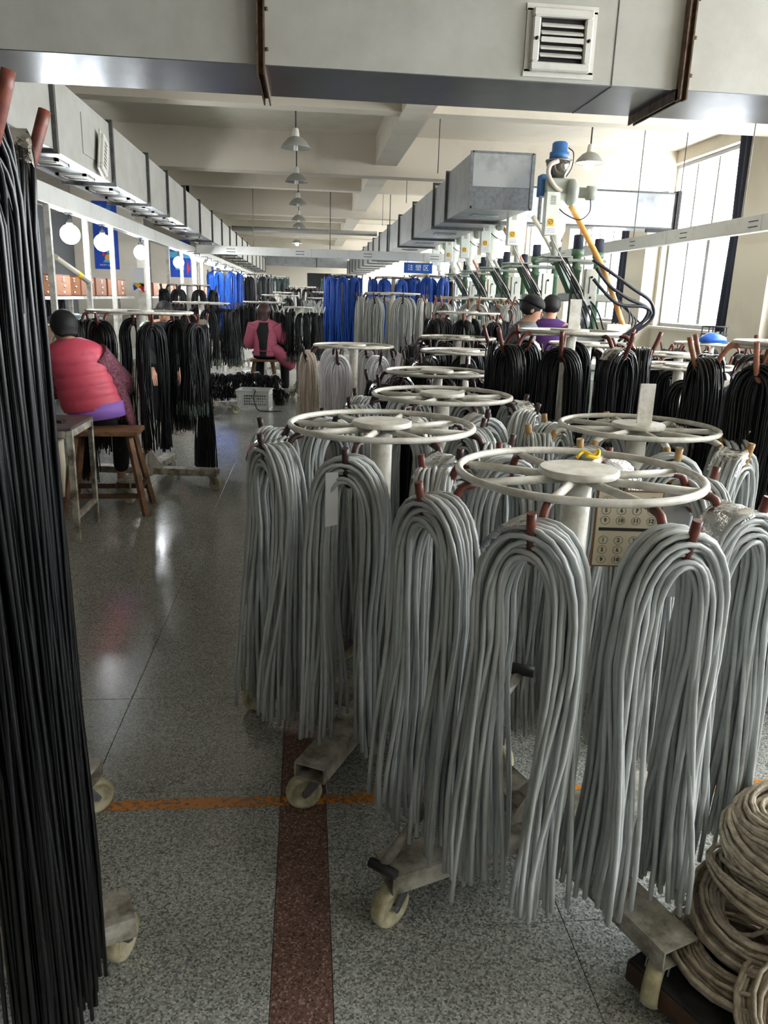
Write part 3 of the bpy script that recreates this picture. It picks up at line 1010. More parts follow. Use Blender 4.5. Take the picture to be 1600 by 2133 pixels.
rack('low ring rack of black cables behind the third grey rack', 0.76, 4.55, 1.14, 'low black rack behind the third grey rack', rot=D2R(-60), hank=H_MID, hookmat='hook_dark', colour='black', film=2)
rack('tall ring rack with long black cables at the left edge of the view', -0.912, 1.33, 1.83, 'tall rack at the left edge', rot=D2R(-38), base_rot=D2R(22), arm=0.545, n=12, kind=1, film=2, hank=H_LONG, colour='long black', names={1: 'nearer', 2: 'farther'})
rack('bare ring rack mostly hidden behind the long black cables at the left', -1.22, 2.18, 1.12, 'hidden rack', rot=D2R(22.5), base_rot=D2R(-10), arm=0.60, hank=None)
rack('ring rack of long black cables with a white plate in front of the machines', 1.33, 3.92, 1.415, 'black rack with white plate before the machines', rot=D2R(-68), hank=H_BLACK, colour='black', kind=1, dia=0.50, hookmat='hook_red', plate=True, film=2)
rack('ring rack of long black cables with orange hooks at the right edge', 1.93, 2.90, 1.425, 'black rack at the right edge', rot=D2R(-143), hank=H_BLACK, colour='black', kind=1, dia=0.50, hookmat='hook_orange', film=2)
rack('ring rack of black cables standing behind the worker in the pink vest', -1.29, 6.3, 1.395, 'black rack behind the pink vest', rot=D2R(-70), base_rot=D2R(-8), arm=0.57, hank=[H_MID, H_BSHORT, H_BLACK, H_MID], colour='black', dia=0.78, hookmat='hook_red', film=2, plate=True)
rack('ring rack carrying white and beige cables beside the aisle', 0.37, 6.35, 1.175, 'white and beige rack', rot=D2R(-110), hank=[H_WHITE, H_WHITE, H_WHITE, H_WHITE, H_WHITE, H_WHITE, H_BEIGE, H_BEIGE], colour=['white', 'white', 'white', 'white', 'white', 'white', 'beige', 'beige'], dia=0.64, hookmat='hook_dark')
rack('tall ring rack of pale grey cables in front of the blue ones', 1.05, 9.9, 1.615, 'tall pale rack before the blue cables', rot=D2R(-80), hank=H_PALE, colour='pale grey', dia=0.68, hookmat='hook_dark', sides=8, arm=0.45)
rack('tall ring rack of short pale cables with orange hooks near the capped man', 1.80, 8.6, 1.585, 'orange hooked pale rack near the capped man', rot=D2R(-50), hank=H_FARG, colour='pale grey', dia=0.72, kind=1, hookmat='hook_orange', sides=8, arm=0.45)
rack('ring rack of black cables below the orange hooked pale rack', 1.55, 7.6, 1.44, 'black rack below the orange hooks', rot=D2R(-62), hank=H_MID, colour='black', dia=0.60, hookmat='hook_red', sides=8, arm=0.45, film=2)
rack('ring rack of black cables with a stained ring left of the machines', 1.20, 6.25, 1.265, 'black rack with the stained ring', rot=D2R(-40), hank=H_MID, colour='black', dia=0.60, hookmat='hook_dark', sides=8, frame='cream_worn', film=2)
rack('low ring rack of black cables in the middle of the rack field', 1.10, 5.40, 1.21, 'low black rack in mid field', rot=D2R(-55), hank=H_MID, colour='black', dia=0.62, hookmat='hook_dark', sides=8, film=2)
rack('low ring rack of black cables before the window side machines', 2.50, 5.05, 1.17, 'low black rack before the window machines', rot=D2R(-65), hank=H_MID, colour='black', dia=0.66, sides=8, hookmat='hook_dark', film=2)
rack('second low ring rack of black cables towards the windows', 3.00, 6.10, 1.18, 'second black rack towards the windows', rot=D2R(-45), hank=H_MID, colour='black', dia=0.66, sides=8, hookmat='hook_red', film=2)
rack('third low ring rack of black cables towards the windows', 2.30, 6.30, 1.24, 'third black rack towards the windows', rot=D2R(-30), hank=H_MID, colour='black', dia=0.62, sides=8, hookmat='hook_dark', film=2)
rack('outermost ring rack of black cables right under the windows', 3.90, 7.30, 1.22, 'outer black rack under the windows', rot=D2R(-30), hank=H_BSHORT, colour='black', dia=0.66, sides=8, hookmat='hook_red')
rack('ring rack of bushy black cables with pale hooks right of the seated woman', -0.14, 12.0, 1.385, 'pale hooked rack right of the woman', rot=D2R(-80), hank=H_BSHORT, colour='black', dia=0.42, kind=1, hookmat='cream', sides=8, arm=0.42)
rack('ring rack of bushy black cables left of the seated woman', -1.35, 10.3, 1.43, 'bushy rack left of the woman', rot=D2R(-72), hank=H_BSHORT, colour='black', dia=0.70, hookmat='hook_dark', sides=8, arm=0.42)
rack('ring rack of black cables under the left lamps', -1.75, 12.0, 1.66, 'black rack under the left lamps', rot=D2R(-60), hank=H_BSHORT, colour='black', dia=0.60, hookmat='hook_dark', sides=8, arm=0.42)
rack('ring rack of black cables behind the seated woman', -0.75, 13.8, 1.43, 'black rack behind the woman', rot=D2R(-50), hank=H_FAR, colour='black', dia=0.70, hookmat='hook_dark', sides=8, arm=0.42)
rack('tall ring rack draped with bright blue cables left of the sign', 0.62, 14.2, 1.93, 'tall blue rack left of the sign', rot=D2R(-50), hank=H_BLUE, colour='blue', dia=0.42, hookmat='hook_dark', sides=8, arm=0.42)
rack('tall ring rack of blue cables below the sign', 1.45, 13.6, 1.90, 'blue rack below the sign', rot=D2R(-75), hank=H_BLUE, colour='blue', dia=0.62, hookmat='hook_dark', sides=8, arm=0.42)
rack('tall ring rack of black and blue cables right of the sign', 2.08, 13.7, 1.95, 'black and blue rack right of the sign', rot=D2R(-60), hank=[H_BLUE, H_BLACK, H_BLUE, H_BLUE], colour=['blue', 'black', 'blue', 'blue'], dia=0.62, hookmat='hook_dark', sides=8, arm=0.42)
rack('tall rack of blue cables under the end of the tube lamps', -1.75, 17.2, 2.02, 'blue rack under the tube lamps', rot=D2R(-60), hank=[H_BLUE, H_BLUE, H_BLACK], colour=['blue', 'blue', 'black'], dia=0.5, hookmat='hook_dark', sides=8, arm=0.42, skip=(4,))
rack('tall rack of black and blue cables beside the tube lamps', -1.15, 17.6, 1.98, 'black and blue rack beside the tube lamps', rot=D2R(-60), hank=[H_BLACK, H_BLACK, H_BLUE], colour=['black', 'black', 'blue'], dia=0.5, hookmat='hook_dark', sides=8, arm=0.42, skip=(4,))
rack('ring rack of black cables added as dark clutter behind the left benches near the carton', -3.75, 9.3, 1.52, 'added black rack behind the left benches', rot=D2R(-60), hank=H_BSHORT, colour='black', dia=0.80, hookmat='hook_dark', sides=8, arm=0.42)  # added rack: stands in for dark machines, darkens the background below the brown boxes
rack('black cable ring rack added as dark clutter behind left benches near the first pillar', -3.95, 11.6, 1.50, 'added black rack beside the first pillar', rot=D2R(-40), hank=H_BSHORT, colour='black', dia=0.80, hookmat='hook_dark', sides=8, arm=0.42)  # second added rack for the same dark backdrop behind the benches
FARS = [(-0.75, 19.5, 1.62, H_FARG, 'pale', 'hazy pale rack in the far aisle', 'cream'), (-0.15, 21.0, 1.78, H_FAR, 'black', 'far black rack before the white wall', 'cream'), (0.35, 17.5, 1.52, H_FARG, 'pale', 'far pale rack before the dark doorway', 'cream'),
        (-0.55, 15.8, 1.55, H_FAR, 'black', 'black rack deep in the aisle', 'cream'), (0.85, 23.0, 2.05, H_GREEN, 'dark green', 'green rack at the dark doorway', 'cream'), (-1.0, 22.5, 2.05, H_GREEN, 'dark green', 'green rack left of the white wall', 'cream'), (0.45, 20.0, 1.66, H_FAR, 'black', 'second black rack before the doorway', 'cream')]
for (x, y, z, H, c, ph, fr) in FARS:
    rack('distant ring rack, the ' + ph, x, y, z, ph, dia=0.7, rot=rnd.uniform(0, 0.7), hank=H, colour=c, hookmat='hook_dark', sides=8, arm=0.42)
#==MORE==

# ================================================================== people
def skin_mesh(name, pts, edges, rad, material, sub=2):
    me = bpy.data.meshes.new(name)
    me.from_pydata([tuple(p) for p in pts], edges, [])
    o = bpy.data.objects.new(name, me)
    COL.objects.link(o)
    md = o.modifiers.new('skin', 'SKIN')
    sv = me.skin_vertices[0].data
    for i, r in enumerate(rad):
        r = r if isinstance(r, tuple) else (r, r)
        sv[i].radius = r
        sv[i].use_root = (i == 0)
    md.use_smooth_shade = True
    sb = o.modifiers.new('sub', 'SUBSURF')
    sb.levels = sb.render_levels = sub
    dg = bpy.context.evaluated_depsgraph_get()
    out = bpy.data.meshes.new_from_object(o.evaluated_get(dg))
    bpy.data.objects.remove(o)
    bpy.data.meshes.remove(me)
    out.name = name
    out.materials.clear()
    out.materials.append(MATS[material])
    for p in out.polygons:
        p.use_smooth = True
    return out

def hand_chains(wrist, d, up, side, size=1.0):
    """five finger chains starting in the palm; returns points, edges (relative to the palm root) and radii"""
    d, up = Vector(d).normalized(), Vector(up).normalized()
    s = d.cross(up).normalized() * side
    palm = Vector(wrist) + d * 0.05 * size
    pts, ed, rad = [palm], [], [(0.032 * size, 0.018 * size)]
    for k, (off, ln) in enumerate(((-0.030, 0.055), (-0.010, 0.070), (0.010, 0.074), (0.028, 0.066))):
        a = palm + s * off * size + d * 0.035 * size
        b = a + d * ln * 0.5 * size - up * 0.012 * size
        c = b + d * ln * 0.4 * size - up * 0.030 * size
        n = len(pts)
        pts += [a, b, c]
        rad += [0.0095 * size, 0.0088 * size, 0.0075 * size]
        ed += [(0, n), (n, n + 1), (n + 1, n + 2)]
    a = palm - s * 0.034 * size - d * 0.012 * size
    b = a - s * 0.018 * size + d * 0.032 * size - up * 0.012 * size
    n = len(pts)
    pts += [a, b]
    rad += [0.011 * size, 0.009 * size]
    ed += [(0, n), (n, n + 1)]
    return pts, ed, rad

def person(label, J, hairmat='hair', face=None):
    """J: named joints in world space. Builds one continuous body mesh; clothing and hair come as children."""
    P = thing('person', label, 'person', (J['pelvis'][0], J['pelvis'][1], 0))
    off = Vector((J['pelvis'][0], J['pelvis'][1], 0))
    V = {k: Vector(v) - off for k, v in J.items()}
    pts, rad, ed, idx = [], [], [], {}
    def add(k, p, r, prev=None):
        idx[k] = len(pts)
        pts.append(p)
        rad.append(r)
        if prev is not None:
            ed.append((idx[prev], idx[k]))
    add('pelvis', V['pelvis'], (0.135, 0.105))
    add('belly', V['pelvis'].lerp(V['chest'], 0.5), (0.125, 0.10), 'pelvis')
    add('chest', V['chest'], (0.145, 0.11), 'belly')
    nb = V['neck']
    add('neck', nb, 0.052, 'chest')
    hd = V['head']
    fd = (V['nose'] - hd).normalized()
    zz = Vector((0, 0, 1)) * 0.8 + (hd - nb).normalized() * 0.2
    upv = (zz - fd * zz.dot(fd)).normalized()
    add('jaw', hd - upv * 0.045 + fd * 0.018, (0.060, 0.066), 'neck')
    add('skull', hd + upv * 0.045 - fd * 0.008, (0.076, 0.086), 'jaw')
    add('crown', hd + upv * 0.10 - fd * 0.012, (0.052, 0.058), 'skull')
    for s in 'LR':
        add('sh' + s, V['sh' + s], 0.062, 'chest')
        add('el' + s, V['el' + s], 0.042, 'sh' + s)
        add('wr' + s, V['wr' + s], (0.027, 0.024), 'el' + s)
        d = (V['wr' + s] - V['el' + s]).normalized()
        hp, he, hr = hand_chains(V['wr' + s], d, Vector((0, 0, 1)) if abs(d.z) < 0.8 else Vector((0, 1, 0)), 1 if s == 'R' else -1)
        n = len(pts)
        pts.extend(hp)
        rad.extend(hr)
        ed.append((idx['wr' + s], n))
        ed.extend([(a + n, b + n) for a, b in he])
        add('hip' + s, V['hip' + s], 0.085, 'pelvis')
        add('kn' + s, V['kn' + s], 0.058, 'hip' + s)
        add('an' + s, V['an' + s], 0.036, 'kn' + s)
        add('to' + s, V['to' + s], (0.036, 0.026), 'an' + s)
    body = link('body', skin_mesh('body', pts, ed, rad, 'skin'), P)
    # face: nose, eyes, brows, mouth, ears
    sd = fd.cross(upv).normalized()
    nz = MB().loft([(hd + fd * 0.070 + upv * 0.030, sd * 0.008, upv * 0.006), (hd + fd * 0.088 + upv * 0.008, sd * 0.011, upv * 0.010), (hd + fd * 0.092 - upv * 0.006, sd * 0.014, upv * 0.011), (hd + fd * 0.074 - upv * 0.014, sd * 0.012, upv * 0.006)], 8)
    obj('nose', nz, 'skin', body)
    for s in (-1, 1):
        obj('eye', MB().loft([(hd + fd * (0.072 + q * 0.006) + sd * s * 0.030 + upv * 0.026, sd * 0.011 * w, upv * 0.006 * w) for q, w in ((0, 1), (1, 0.9), (1.6, 0.4))], 8), 'hair', body)
        obj('ear', MB().loft([(hd + sd * s * (0.070 + q * 0.008) + upv * 0.012 - fd * 0.008, fd * 0.016 * w, upv * 0.028 * w) for q, w in ((0, 0.8), (1, 1), (2, 0.7))], 10), 'skin', body)
    obj('mouth', MB().loft([(hd + fd * (0.074 + q * 0.004) - upv * 0.036, sd * 0.020 * w, upv * 0.005 * w) for q, w in ((0, 1), (1, 0.9), (1.6, 0.4))], 8), 'hook_red', body)
    return P, V, fd, upv, sd

def hair_cap(P, V, fd, upv, sd, material, length=0.0, r=0.098, name='hair'):
    """hair shell over the crown and back of the head, falling below the nape when length is set"""
    hd = V['head']
    c0 = hd + upv * 0.030 - fd * 0.036
    k = r / 0.098
    secs = []
    if length:
        for q in (1.0, 0.8, 0.55, 0.3):
            secs.append((hd - upv * (0.035 + length * q) - fd * (0.052 + 0.018 * q), sd * (0.088 - 0.030 * q) * k, fd * (0.046 - 0.016 * q) * k))
    else:
        secs.append((hd - upv * 0.050 - fd * 0.050, sd * 0.040, fd * 0.022))
    for a in (-0.55, -0.30, 0.0, 0.35, 0.7, 1.05, 1.35, 1.52):
        secs.append((c0 + upv * (0.104 * k * math.sin(a)) - fd * (0.010 if a < 0 else 0), sd * max(0.006, 0.090 * k * math.cos(a)), fd * max(0.006, 0.100 * k * math.cos(a) * (0.86 if a < -0.2 else 1.0))))
    return obj(name, MB().loft(secs, 18), material, P)

def sleeve(P, a, b, c, r, material, name='sleeve', tail=0.9):
    a, b, c = Vector(a), Vector(b), Vector(c)
    e = b + (c - b) * tail
    pts = smooth_path([a, a.lerp(b, 0.5), b, b.lerp(e, 0.5), e], 4) if tail > 0 else smooth_path([a, a.lerp(b, 0.35), a.lerp(b, 0.8)], 4)
    n = len(pts)
    return obj(name, MB().tube(pts, [r * (1.05 - 0.35 * i / n) for i in range(n)], 12), material, P)

def trousers(P, V, material='black_cloth', r=1.0):
    pts = [V['pelvis'] + Vector((0, 0, 0.04)), V['pelvis']]
    rad = [0.15 * r, (0.165 * r, 0.15 * r)]
    ed = [(0, 1)]
    for s in 'LR':
        n = len(pts)
        pts += [V['hip' + s], V['kn' + s], V['kn' + s].lerp(V['an' + s], 0.9)]
        rad += [0.108 * r, 0.080 * r, 0.062 * r]
        ed += [(1, n), (n, n + 1), (n + 1, n + 2)]
    return link('trousers', skin_mesh('trousers', pts, ed, rad, material), P)

def shoes(P, V, material='shoe'):
    for s in 'LR':
        d = (V['to' + s] - V['an' + s])
        d.z = 0
        d.normalize()
        w = Vector((-d.y, d.x, 0))
        an = V['an' + s]
        z = Vector((0, 0, 1))
        g = Vector((an.x, an.y, 0))
        mb = MB().loft([(g - d * 0.05 + z * 0.045, w * 0.026, z * 0.040), (g - d * 0.02 + z * 0.048, w * 0.038, z * 0.047), (g + d * 0.06 + z * 0.042, w * 0.042, z * 0.041), (g + d * 0.13 + z * 0.032, w * 0.045, z * 0.031), (g + d * 0.185 + z * 0.022, w * 0.030, z * 0.021)], 12)
        obj('shoe', mb, material, P)

def torso_shell(P, V, secs, material, name, n=24, quilt=0.0, fold=0.0):
    """secs: (centre, half width vector, half depth vector, ...) interpolated finely with optional quilting bulges"""
    out = []
    K = 8
    for i in range(len(secs) - 1):
        for j in range(K if i < len(secs) - 2 else K + 1):
            t = j / K
            a, b = secs[i], secs[i + 1]
            s = 1 + quilt * (abs(math.sin(PI * (i * K + j) / K * 1.0)) - 0.5)
            out.append((Vector(a[0]).lerp(Vector(b[0]), t), Vector(a[1]).lerp(Vector(b[1]), t) * s, Vector(a[2]).lerp(Vector(b[2]), t) * s))
    return obj(name, MB().loft(out, n), material, P)

# --- seated worker in the pink quilted vest (seen from behind, bent to the left)
J = dict(pelvis=(-1.535, 5.72, 0.70), chest=(-1.60, 5.69, 1.02), neck=(-1.665, 5.70, 1.19), head=(-1.715, 5.75, 1.265), nose=(-1.80, 5.87, 1.20),
         shL=(-1.76, 5.66, 1.09), elL=(-1.83, 5.74, 0.86), wrL=(-1.86, 5.95, 0.83), shR=(-1.47, 5.74, 1.10), elR=(-1.37, 5.90, 0.88), wrR=(-1.50, 6.08, 0.86),
         hipL=(-1.63, 5.78, 0.68), knL=(-1.70, 6.12, 0.60), anL=(-1.72, 6.16, 0.09), toL=(-1.76, 6.30, 0.03), hipR=(-1.45, 5.78, 0.68), knR=(-1.44, 6.10, 0.59), anR=(-1.50, 6.24, 0.09), toR=(-1.52, 6.38, 0.03))
P1, V, fd, up, sd = person('worker in a pink quilted vest and maroon knit sleeves seated on a wooden stool', J)
hair_cap(P1, V, fd, up, sd, 'hair', 0.03, 0.102)
ax = (V['neck'] - V['pelvis']).normalized()
wv = Vector((0.96, 0.22, 0.12)).normalized()
dv = ax.cross(wv).normalized()
secs = []
for t, w, d in ((0.00, 0.205, 0.165), (0.17, 0.205, 0.165), (0.34, 0.198, 0.160), (0.50, 0.192, 0.155), (0.66, 0.196, 0.152), (0.82, 0.206, 0.148), (0.93, 0.172, 0.125), (1.02, 0.082, 0.082)):
    secs.append((V['pelvis'] + Vector((-0.005, 0, 0.02)) + ax * 0.50 * t, wv * w, dv * d))
torso_shell(P1, V, secs, 'pink_vest', 'vest', 28, 0.045)
obj('undershirt', MB().loft([(V['pelvis'] + Vector((0.03, 0, -0.045)), wv * 0.19, dv * 0.155), (V['pelvis'] + Vector((0.01, 0, 0.06)), wv * 0.195, dv * 0.16)], 24), 'lilac', P1)
sleeve(P1, V['shL'].lerp(V['chest'], 0.3) + Vector((0, 0, 0.02)), V['elL'], V['wrL'], 0.092, 'maroon')
sleeve(P1, V['shR'].lerp(V['chest'], 0.35) + Vector((0, 0, 0.03)), V['elR'], V['wrR'], 0.104, 'maroon')
obj('cardigan_tail', MB().loft([(V['shR'] + Vector((0.02, 0.02, 0.0)), (0.05, 0.01, 0), (0, 0.05, 0)), (V['pelvis'] + Vector((0.18, 0.08, 0.10)), (0.05, 0.01, 0), (0, 0.06, 0)), (V['pelvis'] + Vector((0.235, 0.08, -0.06)), (0.035, 0.01, 0), (0, 0.06, 0)), (V['pelvis'] + Vector((0.245, 0.08, -0.12)), (0.02, 0.01, 0), (0, 0.04, 0))], 12), 'maroon', P1)
trousers(P1, V, 'black_cloth')
shoes(P1, V)

# --- woman in the pink coat seated with her back to the camera
J = dict(pelvis=(-0.62, 11.75, 0.74), chest=(-0.63, 11.80, 1.04), neck=(-0.63, 11.82, 1.20), head=(-0.63, 11.85, 1.28), nose=(-0.56, 11.96, 1.25),
         shL=(-0.81, 11.80, 1.11), elL=(-0.86, 11.86, 0.86), wrL=(-0.78, 12.06, 0.84), shR=(-0.45, 11.80, 1.11), elR=(-0.36, 11.82, 0.90), wrR=(-0.44, 12.04, 0.98),
         hipL=(-0.71, 11.80, 0.70), knL=(-0.74, 12.16, 0.62), anL=(-0.74, 12.18, 0.09), toL=(-0.74, 12.32, 0.03), hipR=(-0.53, 11.80, 0.70), knR=(-0.36, 12.08, 0.62), anR=(-0.34, 12.10, 0.09), toR=(-0.32, 12.24, 0.03))
P2, V, fd, up, sd = person('woman in a pink coat with long brown hair seated with her back turned', J)
hair_cap(P2, V, fd, up, sd, 'hair_brown', 0.20, 0.112)
X_, Y_ = Vector((1, 0, 0)), Vector((0, 1, 0))
torso_shell(P2, V, [(V['pelvis'] + Vector((0, 0, -0.06)), X_ * 0.19, Y_ * 0.16), (V['pelvis'] + Vector((0, 0, 0.14)), X_ * 0.17, Y_ * 0.14), (V['chest'], X_ * 0.185, Y_ * 0.135), (V['neck'] - Vector((0, 0, 0.055)), X_ * 0.215, Y_ * 0.125), (V['neck'] + Vector((0, 0, 0.0)), X_ * 0.085, Y_ * 0.085)], 'pink_coat', 'coat')
torso_shell(P2, V, [(V['pelvis'] + Vector((-0.02, -0.055, -0.08)), X_ * 0.11, Y_ * 0.11), (V['pelvis'] + Vector((-0.02, -0.05, 0.14)), X_ * 0.10, Y_ * 0.10), (V['chest'] + Vector((-0.02, -0.045, 0)), X_ * 0.12, Y_ * 0.11), (V['neck'] + Vector((-0.01, -0.045, -0.04)), X_ * 0.11, Y_ * 0.085)], 'black_cloth', 'apron_back')
obj('apron_tie', MB().tube(smooth_path([V['pelvis'] + Vector((-0.12, -0.14, 0.02)), V['pelvis'] + Vector((-0.02, -0.172, 0.015)), V['pelvis'] + Vector((0.09, -0.15, 0.02))], 5), 0.006, 6), 'pink_coat', P2)
sleeve(P2, V['shL'].lerp(V['chest'], 0.2) + Vector((0, 0, 0.02)), V['elL'], V['wrL'], 0.108, 'pink_coat')
sleeve(P2, V['shR'].lerp(V['chest'], 0.2) + Vector((0, 0, 0.02)), V['elR'], V['wrR'], 0.108, 'pink_coat')
obj('coat_skirt', MB().loft([(V['pelvis'] + Vector((0.10, -0.04, 0.08)), (0.08, 0, 0.03), (0, 0.10, 0)), (V['pelvis'] + Vector((0.22, -0.02, -0.04)), (0.10, 0, 0.05), (0, 0.12, 0)), (V['pelvis'] + Vector((0.36, 0.05, -0.18)), (0.09, 0, 0.05), (0, 0.10, 0)), (V['pelvis'] + Vector((0.40, 0.05, -0.25)), (0.03, 0, 0.02), (0, 0.07, 0))], 16), 'pink_coat', P2)
trousers(P2, V, 'black_cloth')
shoes(P2, V, 'black_cloth')

def stander(label, x, y, top, yawv, shirt, hair=True, lean=(0.0, 0.0), hand_z=1.02, long_=0.0):
    """standing worker of height top turned to the direction yawv, hands forward at work"""
    f = Vector((math.cos(yawv), math.sin(yawv), 0))
    l = Vector((-f.y, f.x, 0))
    k = top / 1.62
    b = Vector((x, y, 0))
    def q(fx, lx, z):
        return b + f * fx * k + l * lx * k + Vector((0, 0, z * k))
    J = dict(pelvis=q(0, 0, 0.86), chest=q(0.05, 0, 1.22), neck=q(0.10, 0, 1.395), head=q(0.15, 0, 1.475), nose=q(0.26, 0, 1.43),
             shL=q(0.06, 0.17, 1.33), elL=q(0.10, 0.23, 1.03), wrL=q(0.33, 0.16, hand_z), shR=q(0.06, -0.17, 1.33), elR=q(0.10, -0.23, 1.03), wrR=q(0.33, -0.16, hand_z),
             hipL=q(0, 0.09, 0.84), knL=q(0.03, 0.10, 0.46), anL=q(0, 0.10, 0.08), toL=q(0.14, 0.11, 0.03), hipR=q(0, -0.09, 0.84), knR=q(0.03, -0.10, 0.46), anR=q(0, -0.10, 0.08), toR=q(0.14, -0.11, 0.03))
    P, V, fd, up, sd = person(label, J)
    hair_cap(P, V, fd, up, sd, 'hair', long_, 0.100)
    z = Vector((0, 0, 1))
    torso_shell(P, V, [(V['pelvis'] - z * 0.05, l * 0.175, f * 0.135), (V['pelvis'] + z * 0.15, l * 0.165, f * 0.13), (V['chest'], l * 0.19, f * 0.14), (V['chest'] + (V['neck'] - V['chest']) * 0.72, l * 0.19, f * 0.115), (V['neck'] - z * 0.004, l * 0.074, f * 0.074)], shirt, 'shirt')
    for s in 'LR':
        sleeve(P, V['sh' + s].lerp(V['chest'], 0.2) + Vector((0, 0, 0.02)), V['el' + s], V['wr' + s], 0.100, shirt, tail=-0.25 if shirt == 'grey_shirt' else 0.85)
    trousers(P, V, 'denim')
    shoes(P, V, 'shoe')
    return P, V, fd, up, sd

P4, V, fd, up, sd = stander('man in a black cap and grey shirt looking down at his work', 1.86, 6.98, 1.62, D2R(-20), 'grey_shirt')
hd = V['head']
cap = MB().loft([(hd + up * (0.058 + 0.085 * math.sin(t)) - fd * 0.026, sd * (0.094 * math.cos(t) + 0.004), fd * (0.104 * math.cos(t) + 0.004)) for t in (0, 0.3, 0.6, 0.9, 1.2, 1.5)], 18)
c = obj('cap', cap, 'black_cloth', P4)
obj('cap_visor', MB().loft([(hd - fd * 0.09 + up * 0.060, sd * 0.07, up * 0.008), (hd - fd * 0.14 + up * 0.048, sd * 0.06, up * 0.007), (hd - fd * 0.17 + up * 0.042, sd * 0.03, up * 0.004)], 12), 'black_cloth', c)
for s in 'LR':
    e = V['sh' + s].lerp(V['el' + s], 0.62)
    dd = (V['el' + s] - V['sh' + s]).normalized()
    obj('sleeve_stripe', MB().tube([e, e + dd * 0.035], 0.076, 12), 'paper', P4)
P5, V, fd, up, sd = stander('worker in a purple shirt with short black hair standing at the machines', 2.34, 7.55, 1.64, D2R(65), 'purple_shirt')
P3, V, fd, up, sd = stander('worker in a black shirt facing the camera behind the left black rack', -1.58, 8.95, 1.44, D2R(-80), 'black_cloth', hand_z=0.80)

# ------------------------------------------------------------------ stools, table
def stool(label, x, y, rz, w, d, h, m1='wood', m2='wood'):
    S = thing('stool', label, 'stool', (x, y, 0), rz)
    obj('seat', MB().bbox((0, 0, h - 0.018), (w, d, 0.036), 0.005), m1, S)
    for sx in (-1, 1):
        for sy in (-1, 1):
            obj('leg', MB().bar((sx * (w / 2 - 0.07), sy * (d / 2 - 0.05), h - 0.034), (sx * (w / 2 + 0.03), sy * (d / 2 + 0.03), 0.0), 0.040, 0.032), m2, S)
        obj('stretcher', MB().bar((sx * (w / 2 + 0.0), -(d / 2 + 0.0), 0.2), (sx * (w / 2 + 0.0), d / 2 + 0.0, 0.2), 0.03, 0.022), 'wood_dark', S)
    for sy in (-1, 1):
        obj('stretcher', MB().bar((-w / 2, sy * (d / 2 + 0.004), 0.14), (w / 2, sy * (d / 2 + 0.004), 0.14), 0.022, 0.035), 'wood_dark', S)
    return S
stool('brown wooden stool under the worker in the pink vest', -1.44, 5.60, 0.05, 0.50, 0.30, 0.60)
stool('small wooden stool under the woman in the pink coat', -0.66, 11.78, 0.1, 0.40, 0.28, 0.63)

T = thing('work_table', 'small cream angle iron table with a dark top beside the pink vest', 'table', (-1.70, 5.04, 0))
obj('table_top', MB().bbox((0, 0, 0.728), (0.54, 0.52, 0.018), 0.003), 'table_top', T)
for sx in (-1, 1):
    for sy in (-1, 1):
        obj('leg', MB().box((sx * 0.25, sy * 0.235, 0.36), (0.036, 0.005, 0.718)).box((sx * 0.266, sy * 0.222, 0.36), (0.005, 0.032, 0.718)), 'cream_worn', T)
    obj('rail', MB().box((0, sx * 0.245, 0.695), (0.46, 0.006, 0.045)), 'cream_worn', T)
    obj('rail', MB().box((sx * 0.262, 0, 0.695), (0.006, 0.42, 0.045)), 'cream_worn', T)
    obj('rail', MB().box((sx * 0.25, 0, 0.16), (0.03, 0.44, 0.028)), 'cream_worn', T)
o = obj('pliers', MB().bar((-0.09, 0, 0.008), (0.02, 0.01, 0.008), 0.012, 0.012).bar((0.02, 0.0, 0.008), (0.09, 0.035, 0.008), 0.012, 0.014).bar((0.02, 0.01, 0.008), (0.09, -0.03, 0.008), 0.012, 0.014), 'dark_steel', None, TR(-1.62, 4.98, 0.7372))
tag(o, 'dark steel pliers lying on the small cream table', 'pliers')
o = obj('rag', MB().loft([((0, 0, 0.002), (0.10, 0, 0), (0, 0.07, 0)), ((0.01, 0, 0.016), (0.09, 0.01, 0), (0, 0.06, 0)), ((0.0, 0.01, 0.026), (0.04, 0, 0), (0, 0.03, 0))], 12), 'maroon', None, TR(-1.78, 4.94, 0.7372))
tag(o, 'crumpled dark maroon rag on the small cream table', 'rag')
o = obj('hanging_cloth', MB().loft([((0, 0, 0.0), (0.02, 0, 0), (0, 0.03, 0)), ((0.01, 0, 0.2), (0.028, 0, 0), (0, 0.05, 0)), ((0, 0, 0.42), (0.035, 0, 0), (0, 0.07, 0))], 14), 'card', None, TR(-1.555, 4.9, 0.275))
tag(o, 'beige cloth strip hanging under the small cream table', 'cloth')

# ------------------------------------------------------------------ crate, bundles on the floor
C = thing('crate', 'white perforated plastic crate standing on the aisle floor', 'crate', (-0.74, 10.95, 0), -0.10)
cw, cd, ch = 0.44, 0.36, 0.27
obj('crate_bottom', MB().box((0, 0, 0.006), (cw - 0.03, cd - 0.03, 0.012)), 'crate', C)
def crate_side(L, H):
    mb = MB()
    nx, nz = 14, 5
    bw = 0.008
    mb.box((-L / 2 + 0.012, 0, H / 2), (0.024, 0.006, H)).box((L / 2 - 0.012, 0, H / 2), (0.024, 0.006, H))
    mb.box((0, 0, H - 0.03), (L, 0.008, 0.06)).box((0, 0, 0.012), (L, 0.006, 0.024))
    for i in range(1, nx):
        mb.box((-L / 2 + L * i / nx, 0, H / 2), (bw, 0.004, H - 0.05))
    for j in range(1, nz):
        mb.box((0, 0, 0.024 + (H - 0.08) * j / nz), (L, 0.004, bw))
    return mb
